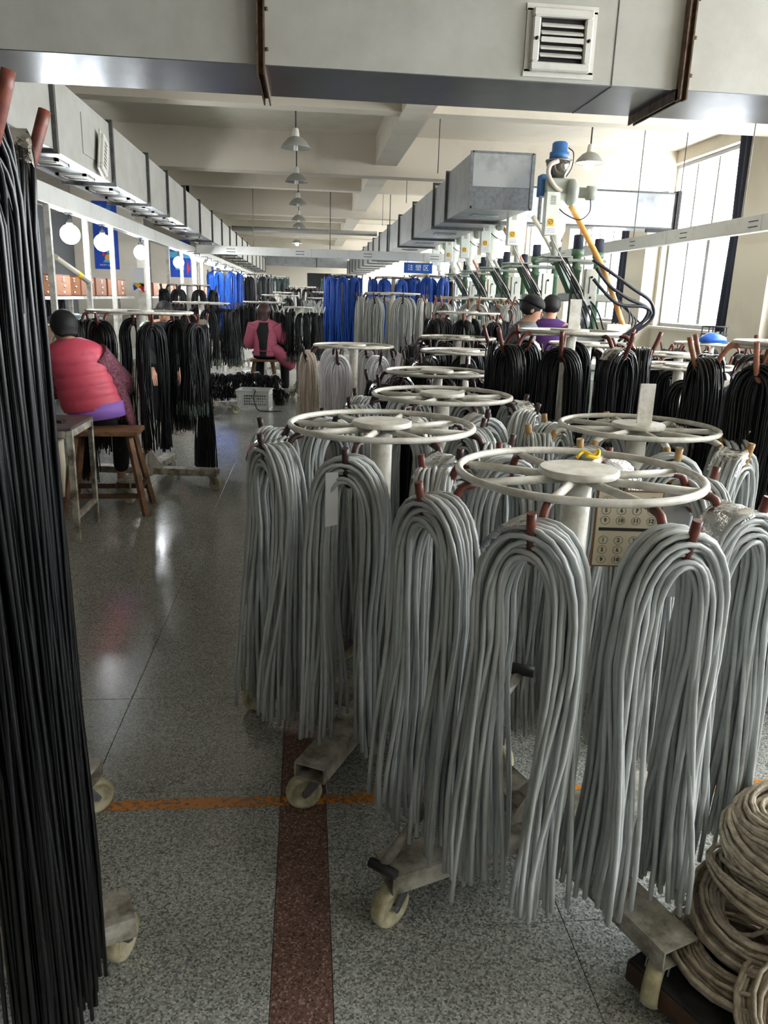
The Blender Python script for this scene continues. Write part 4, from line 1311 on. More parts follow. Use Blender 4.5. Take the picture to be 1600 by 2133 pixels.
for s in (-1, 1):
    obj('crate_side', crate_side(cw, ch), 'crate', C, TR(0, s * cd / 2, 0))
    obj('crate_side', crate_side(cd, ch), 'crate', C, TR(s * cw / 2, 0, 0) @ RZ(PI / 2))
obj('crate_rim', MB().box((0, cd / 2, ch), (cw + 0.03, 0.03, 0.014)).box((0, -cd / 2, ch), (cw + 0.03, 0.03, 0.014)).box((cw / 2, 0, ch), (0.03, cd, 0.014)).box((-cw / 2, 0, ch), (0.03, cd, 0.014)), 'crate', C)
o = obj('power_cord', MB().tube(smooth_path([(-0.05, 0.02, 0.26), (0.0, -0.196, 0.277), (-0.02, -0.215, 0.18), (0.01, -0.23, 0.06), (0.06, -0.26, 0.008), (0.2, -0.30, 0.008), (0.36, -0.27, 0.008)], 5), 0.007, 6), 'hose_black', None, TR(-0.72, 10.95, 0))
tag(o, 'black cord hanging over the crate rim onto the floor', 'cord')
o = thing('pallet', 'low dark wooden pallet under the pile of cable bundles', 'pallet', (-0.92, 11.45, 0))
for i in range(5):
    obj('board', MB().box((0, -0.13 + i * 0.065, 0.11), (1.15, 0.055, 0.022)), 'wood_dark', o)
for i in (-0.5, 0, 0.5):
    obj('bearer', MB().box((i, 0, 0.05), (0.09, 0.30, 0.098)), 'wood_dark', o)
def bundle_mesh(seed):
    R = random.Random(seed)
    mb = MB()
    for i in range(46):
        a = R.uniform(0, 2 * PI)
        b = R.random() ** 0.5
        u, v = math.cos(a) * b, math.sin(a) * b
        pts = []
        for t in (-1, -0.6, -0.25, 0, 0.25, 0.6, 1):
            s = 0.028 + 0.085 * abs(t) ** 1.5
            pts.append((u * s + R.uniform(-1, 1) * 0.012 * abs(t), t * (0.17 + R.uniform(-0.02, 0.02)), v * s - 0.10 * t * t + R.uniform(-1, 1) * 0.01 * abs(t)))
        mb.tube(pts, 0.0055, 4)
    return mb.mesh('cable_strands', 'cable_dark')
bm = [bundle_mesh(5 + q) for q in range(3)]
tie = MB().tube([(0.034 * math.cos(2 * PI * i / 12), 0, 0.034 * math.sin(2 * PI * i / 12)) for i in range(12)], 0.008, 5, closed=True).mesh('tie', 'paper')
NTH = ['first', 'second', 'third', 'fourth', 'fifth', 'sixth', 'seventh', 'eighth', 'ninth', 'tenth']
for i in range(9):
    for r, (zz, yy) in enumerate(((0.235, 11.40), (0.40, 11.46))):
        if r and i > 7:
            continue
        x = -1.42 + i * 0.128 + r * 0.05
        z = zz + (0.03 if 2 < i < 6 else 0) - (0.03 if i > 7 else 0)
        t = thing('cable_bundle', '%s bundle from the left in the %s row of the black cable pile' % (NTH[i], ('lower', 'upper')[r]), 'cable bundle', (x, yy, z), rnd.uniform(-0.25, 0.25), 'tied bundles of black cable on the pallet')
        o = link('cable_strands', bm[(i + r) % 3], t)
        o['kind'] = 'stuff'
        link('tie', tie, t)

# ------------------------------------------------------------------ coils of cord on a low plate at the lower right
PL = thing('platform_cart', 'low dark sheet metal platform under the beige cord coils', 'cart', (1.10, 1.22, 0), D2R(-62))
obj('deck', MB().bbox((0, 0, 0.075), (0.62, 0.46, 0.014), 0.003), 'dark_steel', PL)
for s in (-1, 1):
    obj('edge_rail', MB().box((0, s * 0.228, 0.05), (0.62, 0.012, 0.05)), 'wood_dark', PL)
    for q in (-1, 1):
        obj('foot', MB().lathe([(0.022, 0), (0.022, 0.05), (0.015, 0.07)], (q * 0.26, s * 0.18, 0), 10), 'dark_steel', PL)
def coil_mesh(seed, r=0.118, turns=44, w=0.085, th=0.085):
    R = random.Random(seed)
    pts = []
    ph = R.uniform(0, 6.28)
    for k in range(turns):
        aa, bb = R.uniform(0, 6.28), R.random() ** 0.4
        rr = r + math.cos(aa) * bb * th * 0.5
        zz = math.sin(aa) * bb * 0.5 * w
        tx, ty = R.uniform(-0.10, 0.10), R.uniform(-0.10, 0.10)
        for j in range(18):
            a = 2 * PI * j / 18
            pts.append((rr * math.cos(a), rr * math.sin(a), zz + tx * rr * math.cos(a) + ty * rr * math.sin(a), k, j))
    P = []
    n = len(pts)
    for i in range(n):       # blend between turns so that the cord is continuous
        a, b = pts[i], pts[min(n - 1, i + 18)]
        t = pts[i][4] / 18
        P.append(tuple(a[q] * (1 - t) + b[q] * t for q in range(3)))
    P.append((r + 0.02, -0.04, -w * 0.4))
    return MB().tube(P, 0.0052, 6).mesh('cord', 'jute')
cm = [coil_mesh(k) for k in (1, 2, 3)]
COILS = [(0.985, 1.335, 0.125, 0.10, 0.06, 'lowest left coil of beige cord on the platform'), (1.19, 1.235, 0.125, -0.05, 0.1, 'lowest right coil of beige cord on the platform'), (1.045, 1.365, 0.20, 0.20, -0.15, 'second coil of beige cord from the bottom of the tall stack'),
         (1.085, 1.385, 0.275, -0.15, 0.20, 'third coil of beige cord up the tall stack'), (1.11, 1.405, 0.345, 0.12, 0.12, 'fourth coil of beige cord up the tall stack'), (1.15, 1.42, 0.415, -0.12, -0.16, 'topmost coil of beige cord on the tall stack'), (1.04, 1.14, 0.135, 0.5, -0.2, 'front coil of beige cord leaning at the lower right corner')]
for i, (x, y, z, a, b, lb) in enumerate(COILS):
    o = link('cord_coil', cm[i % 3], None, TR(x, y, z) @ Matrix.Rotation(a, 4, 'X') @ Matrix.Rotation(b, 4, 'Y') @ RZ(i * 1.3))
    tag(o, lb, 'cord coil', 'beige cord coils')

# ------------------------------------------------------------------ things on the front racks
B = thing('number_board', 'cardboard tally card with printed numbers hanging inside the nearest rack', 'card', (0.835, 1.86, 0.985), -0.10)
obj('card_sheet', MB().box((0, 0, 0), (0.165, 0.003, 0.20)), 'card', B)
obj('card_edge', MB().box((0, 0.003, 0), (0.175, 0.003, 0.21)), 'card_edge', B)
for j, row in enumerate((['1', '2', '3', '4'], ['5', '6', '7', '8'], ['9', '10', '11', '12'], None, ['1', '2', '3', '4'], ['5', '6', '7', '8'], ['9', '10', '11', '12'])):
    z = 0.078 - j * 0.027
    if row is None:
        obj('printed_bar', MB().box((0, -0.0022, z + 0.003), (0.15, 0.0012, 0.008)), 'ink', B)
        continue
    for i, s in enumerate(row):
        x = -0.060 + i * 0.040
        link('printed_number', text_mesh(s, 0.016, 'ink'), B, TR(x, -0.0026, z) @ Matrix.Rotation(PI / 2, 4, 'X'))
        obj('printed_circle', MB().tube([(x + 0.012 * math.cos(2 * PI * q / 16), -0.0022, z + 0.011 * math.sin(2 * PI * q / 16)) for q in range(16)], 0.0006, 4, closed=True), 'ink_grey', B)
obj('string', MB().tube([(-0.02, 0.0, 0.10), (-0.02, -0.005, 0.145)], 0.0015, 4), 'ink', B)
o = obj('paper_slip', MB().box((0, 0, 0), (0.09, 0.001, 0.30)), 'paper', None, TR(0.975, 1.90, 0.93) @ RZ(-0.2))
tag(o, 'white plastic slip hanging behind the tally card', 'paper')
o = obj('paper_tag', MB().prism([(-0.018, 0, 0.075), (0.018, 0, 0.078), (0.018, 0, -0.075), (-0.018, 0, -0.085)], (0, 1, 0), 0.001), 'paper', None, TR(0.068, 2.105, 1.00) @ RZ(-0.1))
tag(o, 'long white paper tag on a grey hank of the rack beside the aisle', 'paper tag')
o = obj('tape_knot', MB().tube(smooth_path([(-0.03, 0, 0.006), (-0.01, 0.012, 0.018), (0.012, 0, 0.010), (0.03, 0.012, 0.022), (0.02, -0.01, 0.008), (-0.012, -0.012, 0.012)], 4), 0.005, 6), 'yellow_tape', None, TR(0.720, 1.885, 1.166))
tag(o, 'yellow tape knot lying on the hub of the nearest rack', 'tape')
o = thing('strut_bar', 'worn diagonal bar leaning from the base of the nearest rack', 'bar', (0.19, 1.60, 0.171))
obj('bar', MB().tube([(0, 0, 0.012), (0.40, 0.28, 0.40)], 0.013, 10), 'cream_worn', o)
obj('bar_clamp', MB().tube([(-0.03, 0.02, 0.012), (0.03, -0.03, 0.012)], 0.013, 8), 'dark_steel', o)
obj('bar_head', MB().tube([(0.37, 0.29, 0.405), (0.43, 0.26, 0.405)], 0.017, 8), 'dark_steel', o)
o = obj('paper_tag', MB().box((0, 0, 0), (0.12, 0.002, 0.27)), 'paper', None, TR(-0.14, 11.93, 1.10))
tag(o, 'white sheet hanging on the pole of the pale hooked rack', 'paper')
o = thing('pole_flag', 'white tag with coloured triangles on the plate of the left black rack', 'tag', (-1.29, 6.29, 1.56))
obj('tag_sheet', MB().box((0, 0, 0.085), (0.085, 0.003, 0.15)), 'paper', o)
for (pts, mt_) in (([(-0.04, 0.03), (0.04, 0.02), (-0.01, -0.01)], 'yellow'), ([(-0.045, 0.02), (-0.01, -0.01), (-0.04, -0.03)], 'poster_blue'), ([(0.0, -0.0), (0.04, 0.02), (0.035, -0.045)], 'red'), ([(0.0, 0.03), (0.042, 0.03), (0.03, 0.0)], 'poster_green')):
    obj('triangle', MB().prism([(a, -0.004, b + 0.02) for a, b in pts], (0, 1, 0), 0.003), mt_, o)
#==MACHINES==

# ================================================================== vertical moulding machines on the right
MACH = {}
def machine(label, x, y, top=True, first=False, hosemat='hose_pink', postmat='machine_green'):
    T = thing('moulding_machine', label, 'machine', (x, y, 0), 0, 'row of vertical moulding machines')
    def part(key, name, fn, material, parent=None):
        return link(name, cached(('mach', key), fn, name, material), parent or T)
    body = part('body', 'cabinet', lambda: MB().bbox((0.05, 0.05, 0.45), (0.86, 0.72, 0.90), 0.02), 'machine_white')
    part('door', 'cabinet_door', lambda: MB().bbox((0.05, -0.315, 0.45), (0.70, 0.012, 0.68), 0.004), 'machine_grey', body)
    part('table', 'work_plate', lambda: MB().bbox((0.05, 0.0, 0.93), (0.95, 0.80, 0.06), 0.008), 'machine_grey')
    for k, (px, py) in enumerate(((-0.11, -0.18), (0.25, 0.20))):
        def post():
            return MB().lathe([(0.048, 0.96), (0.048, 1.86), (0.058, 1.87), (0.058, 1.92), (0.042, 1.925), (0.042, 2.02), (0.062, 2.03), (0.062, 2.09)], (px, py, 0), 16)
        p = part('post%d' % k, 'guide_post', post, postmat)
        part('cap%d' % k, 'post_cap', lambda: MB().lathe([(0.050, 2.09), (0.050, 2.22), (0.040, 2.23)], (px, py, 0), 14), 'curtain', p)
    part('platen', 'platen', lambda: MB().bbox((0.09, 0.02, 1.62), (0.46, 0.50, 0.08), 0.01), 'machine_grey')
    part('platen2', 'platen', lambda: MB().bbox((0.11, 0.02, 1.22), (0.60, 0.56, 0.09), 0.01), 'machine_grey')
    part('injector', 'injector_barrel', lambda: MB().lathe([(0.02, 1.27), (0.05, 1.34), (0.05, 1.57)], (0.11, 0.02, 0), 14), 'steel')
    hb = part('hbox', 'heater_cover', lambda: MB().bbox((0.02, -0.27, 1.72), (0.13, 0.07, 0.36), 0.006), 'machine_white')
    part('hknobs', 'screw', lambda: MB().lathe([(0.012, 0), (0.012, 0.01), (0.0, 0.012)], (0.02, -0.305, 1.82), 8, Matrix.Rotation(PI / 2, 3, 'X')).lathe([(0.012, 0), (0.012, 0.01), (0.0, 0.012)], (0.02, -0.305, 1.62), 8, Matrix.Rotation(PI / 2, 3, 'X')), 'black', hb)
    part('slotm', 'slot', lambda: MB().box((0.0, -0.307, 1.74), (0.008, 0.004, 0.16)), 'dark_steel', hb)
    part('top', 'top_plate', lambda: MB().bbox((-0.12, 0.0, 1.98), (0.62, 0.46, 0.03), 0.008), 'machine_grey')
    # feed tower
    part('tower', 'feed_tower', lambda: MB().lathe([(0.034, 2.00), (0.034, 2.10), (0.062, 2.11), (0.062, 2.15), (0.048, 2.16), (0.085, 2.26), (0.085, 2.55), (0.092, 2.56), (0.092, 2.60)], (-0.35, -0.18, 0), 18), 'machine_white')
    part('tplate', 'tower_foot', lambda: MB().bbox((-0.35, -0.18, 2.008), (0.30, 0.22, 0.012), 0.002), 'machine_grey')
    bx = part('cbox', 'control_box', lambda: MB().bbox((-0.46, -0.30, 2.40), (0.135, 0.10, 0.40), 0.006), 'machine_white')
    part('warn', 'warning_label', lambda: MB().box((-0.47, -0.3512, 2.32), (0.062, 0.002, 0.07)), 'yellow', bx)
    part('warnc', 'label_ring', lambda: MB().tube([(-0.47 + 0.022 * math.cos(q * PI / 8), -0.3525, 2.325 + 0.022 * math.sin(q * PI / 8)) for q in range(16)], 0.003, 4, closed=True).tube([(-0.482, -0.3525, 2.315), (-0.458, -0.3525, 2.335)], 0.003, 4), 'ink', bx)
    part('warn2', 'text_label', lambda: MB().box((-0.46, -0.3512, 2.245), (0.10, 0.002, 0.055)), 'paper', bx)
    def lines():
        mb = MB()
        for q in range(3):
            mb.box((-0.46, -0.3526, 2.23 + q * 0.015), (0.085, 0.001, 0.004))
        return mb
    part('warn3', 'printed_lines', lines, 'ink_grey', bx)
    def slots():
        mb = MB()
        for q in range(6):
            mb.box((-0.46, -0.3506, 2.49 + q * 0.014), (0.055, 0.003, 0.005))
        return mb
    part('slots', 'vent_slots', slots, 'dark_steel', bx)
    part('arm', 'support_arm', lambda: MB().bar((-0.30, -0.05, 2.02), (-0.05, 0.1, 1.66), 0.07, 0.05), 'machine_green')
    if top:
        part('head', 'blower_head', lambda: MB().bbox((-0.38, -0.16, 2.66), (0.26, 0.20, 0.16), 0.012), 'machine_grey')
        bl = part('blower', 'blower', lambda: MB().lathe([(0.06, -0.05), (0.115, -0.045), (0.125, 0), (0.115, 0.045), (0.06, 0.05)], (-0.25, -0.22, 2.62), 20, Matrix.Rotation(PI / 2, 3, 'Y')), 'machine_grey')
        part('bmotor', 'blower_motor', lambda: MB().lathe([(0.05, 0.05), (0.05, 0.16), (0.068, 0.165), (0.068, 0.24), (0.05, 0.25)], (-0.25, -0.22, 2.62), 14, Matrix.Rotation(PI / 2, 3, 'Y')), 'machine_grey', bl)
        part('bbox', 'blue_box', lambda: MB().bbox((-0.50, -0.12, 2.68), (0.10, 0.14, 0.20), 0.006), 'blue_motor')
        part('hop', 'hopper', lambda: MB().lathe([(0.055, 2.73), (0.115, 2.86), (0.125, 2.90), (0.130, 2.90), (0.130, 2.915)], (-0.38, -0.16, 0), 22), 'hopper')
        part('mot', 'hopper_motor', lambda: MB().lathe([(0.095, 2.915), (0.095, 2.985), (0.075, 2.99), (0.075, 3.065), (0.060, 3.08)], (-0.38, -0.16, 0), 18), 'blue_motor')
        part('hose', 'feed_hose', lambda: MB().tube(smooth_path([(-0.42, -0.27, 2.89), (-0.50, -0.29, 2.85), (-0.51, -0.29, 2.76), (-0.44, -0.29, 2.66), (-0.36, -0.27, 2.62)], 5), 0.022, 10), 'hose_clear')
        part('wire', 'motor_wire', lambda: MB().tube(smooth_path([(-0.30, -0.18, 3.03), (-0.25, -0.2, 2.98), (-0.26, -0.22, 2.85), (-0.31, -0.22, 2.76)], 5), 0.006, 6), 'hose_black')
        part('wire2', 'blower_wire', lambda: MB().tube(smooth_path([(-0.05, -0.24, 2.58), (-0.06, -0.28, 2.44), (-0.16, -0.30, 2.36), (-0.30, -0.30, 2.40), (-0.38, -0.28, 2.46)], 5), 0.006, 6), 'hose_black')
    def hoses():
        mb = MB()
        R = random.Random(4)
        for q in range(4):
            a = (-0.34 + 0.03 * q, -0.2 - 0.01 * q, 2.01)
            mb.tube(smooth_path([a, (-0.22 + 0.06 * q, -0.26, 1.82 - 0.05 * q), (-0.05 + 0.05 * q, -0.30 - 0.03 * (q % 2), 1.50), (0.05 + 0.06 * q, -0.26, 1.27)], 5), 0.010, 6)
        for q in range(5):
            mb.tube(smooth_path([(0.34, -0.16, 1.62), (0.46 + 0.03 * q, -0.24, 1.52 - 0.03 * q), (0.48 + 0.035 * q, -0.26, 1.36), (0.38 + 0.03 * q, -0.24, 1.18)], 5), 0.009, 6)
        return mb
    part('hoses', 'cable_loom', hoses, 'hose_black')['kind'] = 'stuff'
    part('wht', 'air_line', lambda: MB().tube(smooth_path([(-0.44, -0.30, 2.21), (-0.34, -0.33, 2.02), (-0.12, -0.33, 1.74), (-0.02, -0.31, 1.52)], 5), 0.008, 6), 'hose_clear')
    part('fhose', 'drop_hose', lambda: MB().tube(smooth_path([(-0.18, -0.14, 2.55), (-0.02, -0.25, 2.28), (0.16, -0.33, 1.95), (0.25, -0.33, 1.72), (0.26, -0.26, 1.60)], 5), 0.026, 10), hosemat) if not first else None
    part('panel', 'operator_panel', lambda: MB().bbox((0.30, -0.42, 1.22), (0.26, 0.06, 0.30), 0.008), 'machine_white')
    return T
ML = ['nearest moulding machine with a blue motor on its hopper', 'second moulding machine with a dark drop hose', 'third moulding machine with a reddish drop hose', 'fourth moulding machine behind the pale rack', 'fifth moulding machine right of the blue cables', 'sixth moulding machine near the blue sign']
for k in range(6):
    machine(ML[k], 2.84 + 0.02 * k, 8.20 + 1.55 * k, top=(k != 1), first=(k == 0), hosemat='hose_pink' if k % 2 == 0 else 'hose_clear')
o = obj('hose', MB().tube(smooth_path([(-0.22, -0.16, 2.50), (-0.10, -0.28, 2.26), (0.08, -0.40, 1.92), (0.22, -0.44, 1.62), (0.36, -0.42, 1.34), (0.42, -0.40, 1.20), (0.40, -0.30, 1.00)], 6), 0.027, 12), 'hose_orange', None, TR(2.84, 8.20, 0))
tag(o, 'thick orange hose slanting down from the nearest moulding machine', 'hose')
LOOPS = [[(2.80, 7.75, 1.98), (2.98, 7.72, 1.87), (3.22, 7.70, 1.72), (3.42, 7.70, 1.60), (3.47, 7.72, 1.45), (3.32, 7.74, 1.31), (3.05, 7.78, 1.22), (2.80, 7.85, 1.10)],
         [(2.82, 7.74, 1.80), (2.95, 7.70, 1.66), (3.10, 7.68, 1.56), (3.36, 7.69, 1.545), (3.44, 7.71, 1.47), (3.30, 7.73, 1.34), (3.15, 7.76, 1.20)],
         [(2.84, 7.74, 1.90), (2.98, 7.71, 1.74), (3.18, 7.69, 1.62), (3.40, 7.70, 1.53), (3.36, 7.72, 1.38), (3.24, 7.74, 1.26), (3.2, 7.76, 1.05)]]
for i, l in enumerate(LOOPS):
    o = obj('hose', MB().tube(smooth_path(l, 6), 0.017, 8), 'hose_black')
    tag(o, '%s black hose looping out beside the orange hose' % ('outer', 'lowest', 'middle')[i], 'hose', 'black hoses beside the nearest machine')

# wire plant stand by the window
W = thing('wire_stand', 'thin black wire stand by the nearest window', 'stand', (4.46, 8.3, 0))
for k, z in enumerate((1.02, 1.20, 1.28, 1.36)):
    r = 0.15 - 0.006 * k
    obj('hoop', MB().tube([(r * math.cos(2 * PI * q / 20), r * math.sin(2 * PI * q / 20), z) for q in range(20)], 0.007, 5, closed=True), 'black', W)
for q in range(5):
    a = q * 2 * PI / 5 + 0.3
    obj('leg', MB().tube([(0.13 * math.cos(a), 0.13 * math.sin(a), 1.36), (0.15 * math.cos(a), 0.15 * math.sin(a), 1.0), (0.22 * math.cos(a), 0.22 * math.sin(a), 0.0)], 0.008, 5), 'black', W)
o = obj('cloth_heap', MB().loft([((0, 0, 0), (0.16, 0, 0), (0, 0.10, 0)), ((0.02, 0, 0.05), (0.12, 0, 0), (0, 0.08, 0)), ((0.0, 0, 0.09), (0.04, 0, 0), (0, 0.03, 0))], 14), 'cable_blue', None, TR(3.90, 7.30, 1.236))
tag(o, 'crumpled blue bag lying on a far rack under the windows', 'bag')

# ================================================================== lamps
def pendant(label, x, y, z, on):
    L = thing('pendant_lamp', label, 'lamp', (x, y, z), 0, 'pendant lamps under the ceiling')
    link('rod', cached(('prod', round(z, 2)), lambda: MB().tube([(0, 0, 0.16), (0, 0, SLAB - z)], 0.009, 6), 'rod', 'dark_steel'), L)
    link('canopy', cached('pcan', lambda: MB().lathe([(0.018, 0.17), (0.03, 0.16), (0.04, 0.09), (0.05, 0.075)], n=14), 'lamp_neck', 'vent_white'), L)
    sh = link('shade', cached('pshade', lambda: MB().lathe([(0.045, 0.085), (0.085, 0.065), (0.13, 0.02), (0.15, -0.012), (0.158, -0.022), (0.156, -0.026), (0.146, -0.014), (0.125, 0.014), (0.082, 0.055), (0.04, 0.075)], n=24, cap=False), 'shade', 'lamp_grey'), L)
    if on:
        link('bulb', cached('pbulb_on', lambda: MB().lathe([(0.025, 0.05), (0.035, 0.0), (0.048, -0.03), (0.05, -0.055), (0.035, -0.085), (0.0, -0.098)], n=14), 'bulb', 'bulb_on'), L)
    else:
        link('bulb', cached('pbulb', lambda: MB().tube([(-0.012, 0, 0.06), (-0.012, 0, -0.05)], 0.011, 8).tube([(0.012, 0, 0.06), (0.012, 0, -0.05)], 0.011, 8), 'bulb', 'bulb_off'), L)
    return L
for i, (x, y, on, nm) in enumerate(((-0.135, 8.92, False, 'nearest unlit pendant lamp over the aisle'), (-0.163, 11.45, False, 'second unlit pendant lamp over the aisle'), (-0.175, 14.2, False, 'third unlit pendant lamp over the aisle'), (-0.2, 17.1, False, 'fourth unlit pendant lamp over the aisle'), (-0.21, 18.8, False, 'fifth unlit pendant lamp over the aisle'), (-0.33, 24.3, True, 'glowing pendant lamp far along the aisle'), (3.085, 8.95, True, 'glowing pendant lamp beside the hopper with the blue motor'))):
    pendant(nm, x, y, 3.08, on)

# posts, globes and tube lamps over the left benches
PY = [6.85, 7.95, 8.95, 10.85, 12.4, 13.7, 16.2, 18.5]
for i, y in enumerate(PY):
    o = obj('bench_post', MB().box((0, 0, 0.715), (0.045, 0.045, 1.43)), 'frame_white', None, TR(-2.1, y, 0.765))
    tag(o, '%s white square post from the bench to the left cable tray' % NTH[i], 'post', 'bench posts')
for i, y in enumerate((7.45, 8.58, 10.45, 13.4)):
    L = thing('globe_lamp', '%s glowing globe lamp under the left cable tray' % NTH[i], 'lamp', (-2.10, y, 2.015), 0, 'globe lamps')
    link('globe', cached('globe', lambda: MB().lathe([(max(0.0, 0.085 * math.cos(t)), 0.085 * math.sin(t)) for t in np.linspace(-PI / 2, PI / 2 - 0.35, 12)], n=18, cap=False), 'globe', 'globe_on'), L)
    link('socket', cached('gsock', lambda: MB().lathe([(0.028, 0.075), (0.03, 0.11), (0.018, 0.12), (0.008, 0.125), (0.008, 0.178)], n=12), 'socket', 'dark_steel'), L)
    link('socket_arm', cached('garm', lambda: MB().box((0, 0, 0.172), (0.05, 0.09, 0.014)), 'socket_arm', 'dark_steel'), L)
for i in range(9):
    y = 14.3 + i * 1.75
    L = thing('tube_lamp', '%s fluorescent tube lamp in the glowing row at the left' % NTH[i], 'lamp', (-1.92, y, 2.10), 0, 'fluorescent tube lamps')
    link('tube', cached('ftube', lambda: MB().tube([(0, -0.6, 0), (0, 0.6, 0)], 0.022, 10), 'tube', 'tube_on'), L)
    link('fixture', cached('ffix', lambda: MB().box((0, 0, 0.045), (0.09, 1.28, 0.035)).box((0, 0.62, 0.02), (0.05, 0.03, 0.06)).box((0, -0.62, 0.02), (0.05, 0.03, 0.06)), 'fixture', 'frame_white'), L)
    link('hanger', cached('fhan', lambda: MB().box((0, 0.3, 0.09), (0.01, 0.01, 0.06)).box((0, -0.3, 0.09), (0.01, 0.01, 0.06)).box((-0.07, 0.3, 0.115), (0.15, 0.01, 0.01)).box((-0.07, -0.3, 0.115), (0.15, 0.01, 0.01)), 'hanger', 'dark_steel'), L)

# ================================================================== left benches and what is on them
for i, (y0, y1) in enumerate(((6.3, 11.6), (12.9, 17.3), (18.4, 22.8))):
    T = thing('workbench', '%s long steel workbench along the left side' % NTH[i], 'workbench', (-2.52, (y0 + y1) / 2, 0))
    L = y1 - y0
    obj('bench_top', MB().bbox((0, 0, 0.745), (0.92, L, 0.04), 0.005), 'machine_grey', T)
    for q in range(4):
        yy = -L / 2 + 0.2 + (L - 0.4) * q / 3
        for s in (-1, 1):
            obj('leg', MB().box((s * 0.40, yy, 0.362), (0.05, 0.05, 0.724)), 'cream_worn', T)
    obj('rail', MB().box((0.0, 0, 0.18), (0.05, L - 0.3, 0.04)), 'cream_worn', T)
    rk = obj('shelf_rail', MB().box((0, 0, 1.46), (0.14, L, 0.03)), 'frame_white', T)
    for q in range(3):
        yy = -L / 2 + 0.4 + (L - 0.8) * q / 2
        obj('shelf_upright', MB().box((-0.05, yy, 1.105), (0.04, 0.04, 0.68)), 'frame_white', T)
BOX = [(8.05, 8.58), (8.95, 9.5), (9.55, 10.05), (10.1, 10.55), (10.6, 11.1), (13.0, 13.7), (13.75, 14.3), (14.4, 14.95), (15.0, 15.45), (15.5, 16.05), (18.6, 19.2), (19.3, 20.0)]
for i, (a, b) in enumerate(BOX):
    w = b - a
    T = thing('control_box', 'brown control box with white knobs, number %s along the bench rail' % (NTH + ['eleventh', 'twelfth'])[i], 'box', (-2.52, (a + b) / 2, 1.475), 0, 'brown control boxes')
    obj('box_body', MB().bbox((0, 0, 0.105), (0.14, w - 0.02, 0.21), 0.004), 'box_edge', T)
    obj('front_panel', MB().box((0.0715, 0, 0.105), (0.004, w - 0.05, 0.185)).box((0, -(w - 0.02) / 2 - 0.001, 0.105), (0.115, 0.004, 0.185)), 'box_brown', T)
    for (u, z) in ((0.0, 0.18), (0.0, 0.155), (0.03, 0.10), (0.0, 0.04)):
        obj('knob', MB().lathe([(0.013, 0), (0.011, 0.012), (0.0, 0.014)], (0.0735, u, z), 8, Matrix.Rotation(PI / 2, 3, 'Y')), 'sign_white', T)
        obj('knob', MB().lathe([(0.009, 0), (0.008, 0.01), (0.0, 0.012)], (u * 0.6, -(w - 0.02) / 2 - 0.003, z), 8, Matrix.Rotation(PI / 2, 3, 'X')), 'sign_white', T)
T = thing('switch_box', 'white switch box with two dark sockets at the end of the brown boxes', 'box', (-2.5, 16.3, 1.475))
obj('box_body', MB().bbox((0, 0, 0.10), (0.12, 0.30, 0.20), 0.004), 'vent_white', T)
for s in (-1, 1):
    obj('socket', MB().box((s * 0.03, -0.152, 0.05), (0.03, 0.006, 0.03)), 'ink', T)

def poster(label, x0, x1, z0, z1, y, kind):
    T = thing('poster', label, 'poster', ((x0 + x1) / 2, y, (z0 + z1) / 2))
    w, h = x1 - x0, z1 - z0
    obj('sheet', MB().box((0, 0, 0), (w, 0.006, h)), 'poster_blue', T)
    RX = Matrix.Rotation(PI / 2, 4, 'X')
    if kind == 0:
        for s, px, pz, sz, mt_ in (('生', -0.05, 0.40, 0.085, 'poster_teal'), ('安', 0.06, 0.385, 0.085, 'poster_teal'), ('产', -0.05, 0.27, 0.085, 'poster_orange'), ('全', 0.06, 0.255, 0.085, 'poster_orange')):
            link('lettering', text_mesh(s, sz, mt_), T, TR(px * w / 0.34, -0.005, pz * h) @ RX)
        link('lettering', text_mesh('安全生产 人人有责', 0.026, 'sign_white'), T, TR(0, -0.005, -0.44 * h) @ RX)
        ring = MB().lathe([(0.055, 0), (0.055, 0.004)], (0, 0, 0), 18)
        obj('emblem', MB().lathe([(0.05, 0), (0.05, 0.003)], (0.02, -0.004, -0.33 * h), 16, Matrix.Rotation(PI / 2, 3, 'X')), 'poster_orange', T)
        obj('emblem_leaf', MB().prism([(-0.07, -0.004, -0.30 * h), (-0.045, -0.004, -0.24 * h), (-0.01, -0.004, -0.30 * h)], (0, -1, 0), 0.004), 'poster_red', T)
        obj('emblem_leaf', MB().prism([(0.0, -0.004, -0.27 * h), (0.02, -0.004, -0.19 * h), (0.05, -0.004, -0.26 * h)], (0, -1, 0), 0.004), 'poster_teal', T)
        obj('emblem_base', MB().prism([(-0.06, -0.004, -0.40 * h), (0.11, -0.004, -0.40 * h), (0.07, -0.004, -0.36 * h), (-0.03, -0.004, -0.36 * h)], (0, -1, 0), 0.005), 'poster_teal', T)
    elif kind == 1:
        obj('panel', MB().box((-0.02, -0.005, -0.20 * h), (w * 0.42, 0.004, h * 0.2)), 'poster_teal', T)
        obj('panel', MB().box((0, -0.005, 0.10 * h), (w, 0.004, h * 0.16)), 'poster_teal', T)
        obj('arrow', MB().prism([(0.30 * w, -0.004, -0.05 * h), (0.30 * w, -0.004, -0.44 * h), (0.47 * w, -0.004, -0.26 * h)], (0, -1, 0), 0.004), 'poster_red', T)
        link('lettering', text_mesh('安全', 0.10, 'poster_teal'), T, TR(0, -0.005, 0.38 * h) @ RX)
    else:
        for q, z in enumerate((0.2, 0.0, -0.2)):
            obj('emblem', MB().lathe([(0.04, 0), (0.04, 0.003)], (0, -0.004, z * h), 14, Matrix.Rotation(PI / 2, 3, 'X')), 'poster_orange', T)
    return T
poster('tall blue safety poster with Chinese characters on the nearest white pillar', -3.06, -2.72, 1.84, 2.76, 11.994, 0)
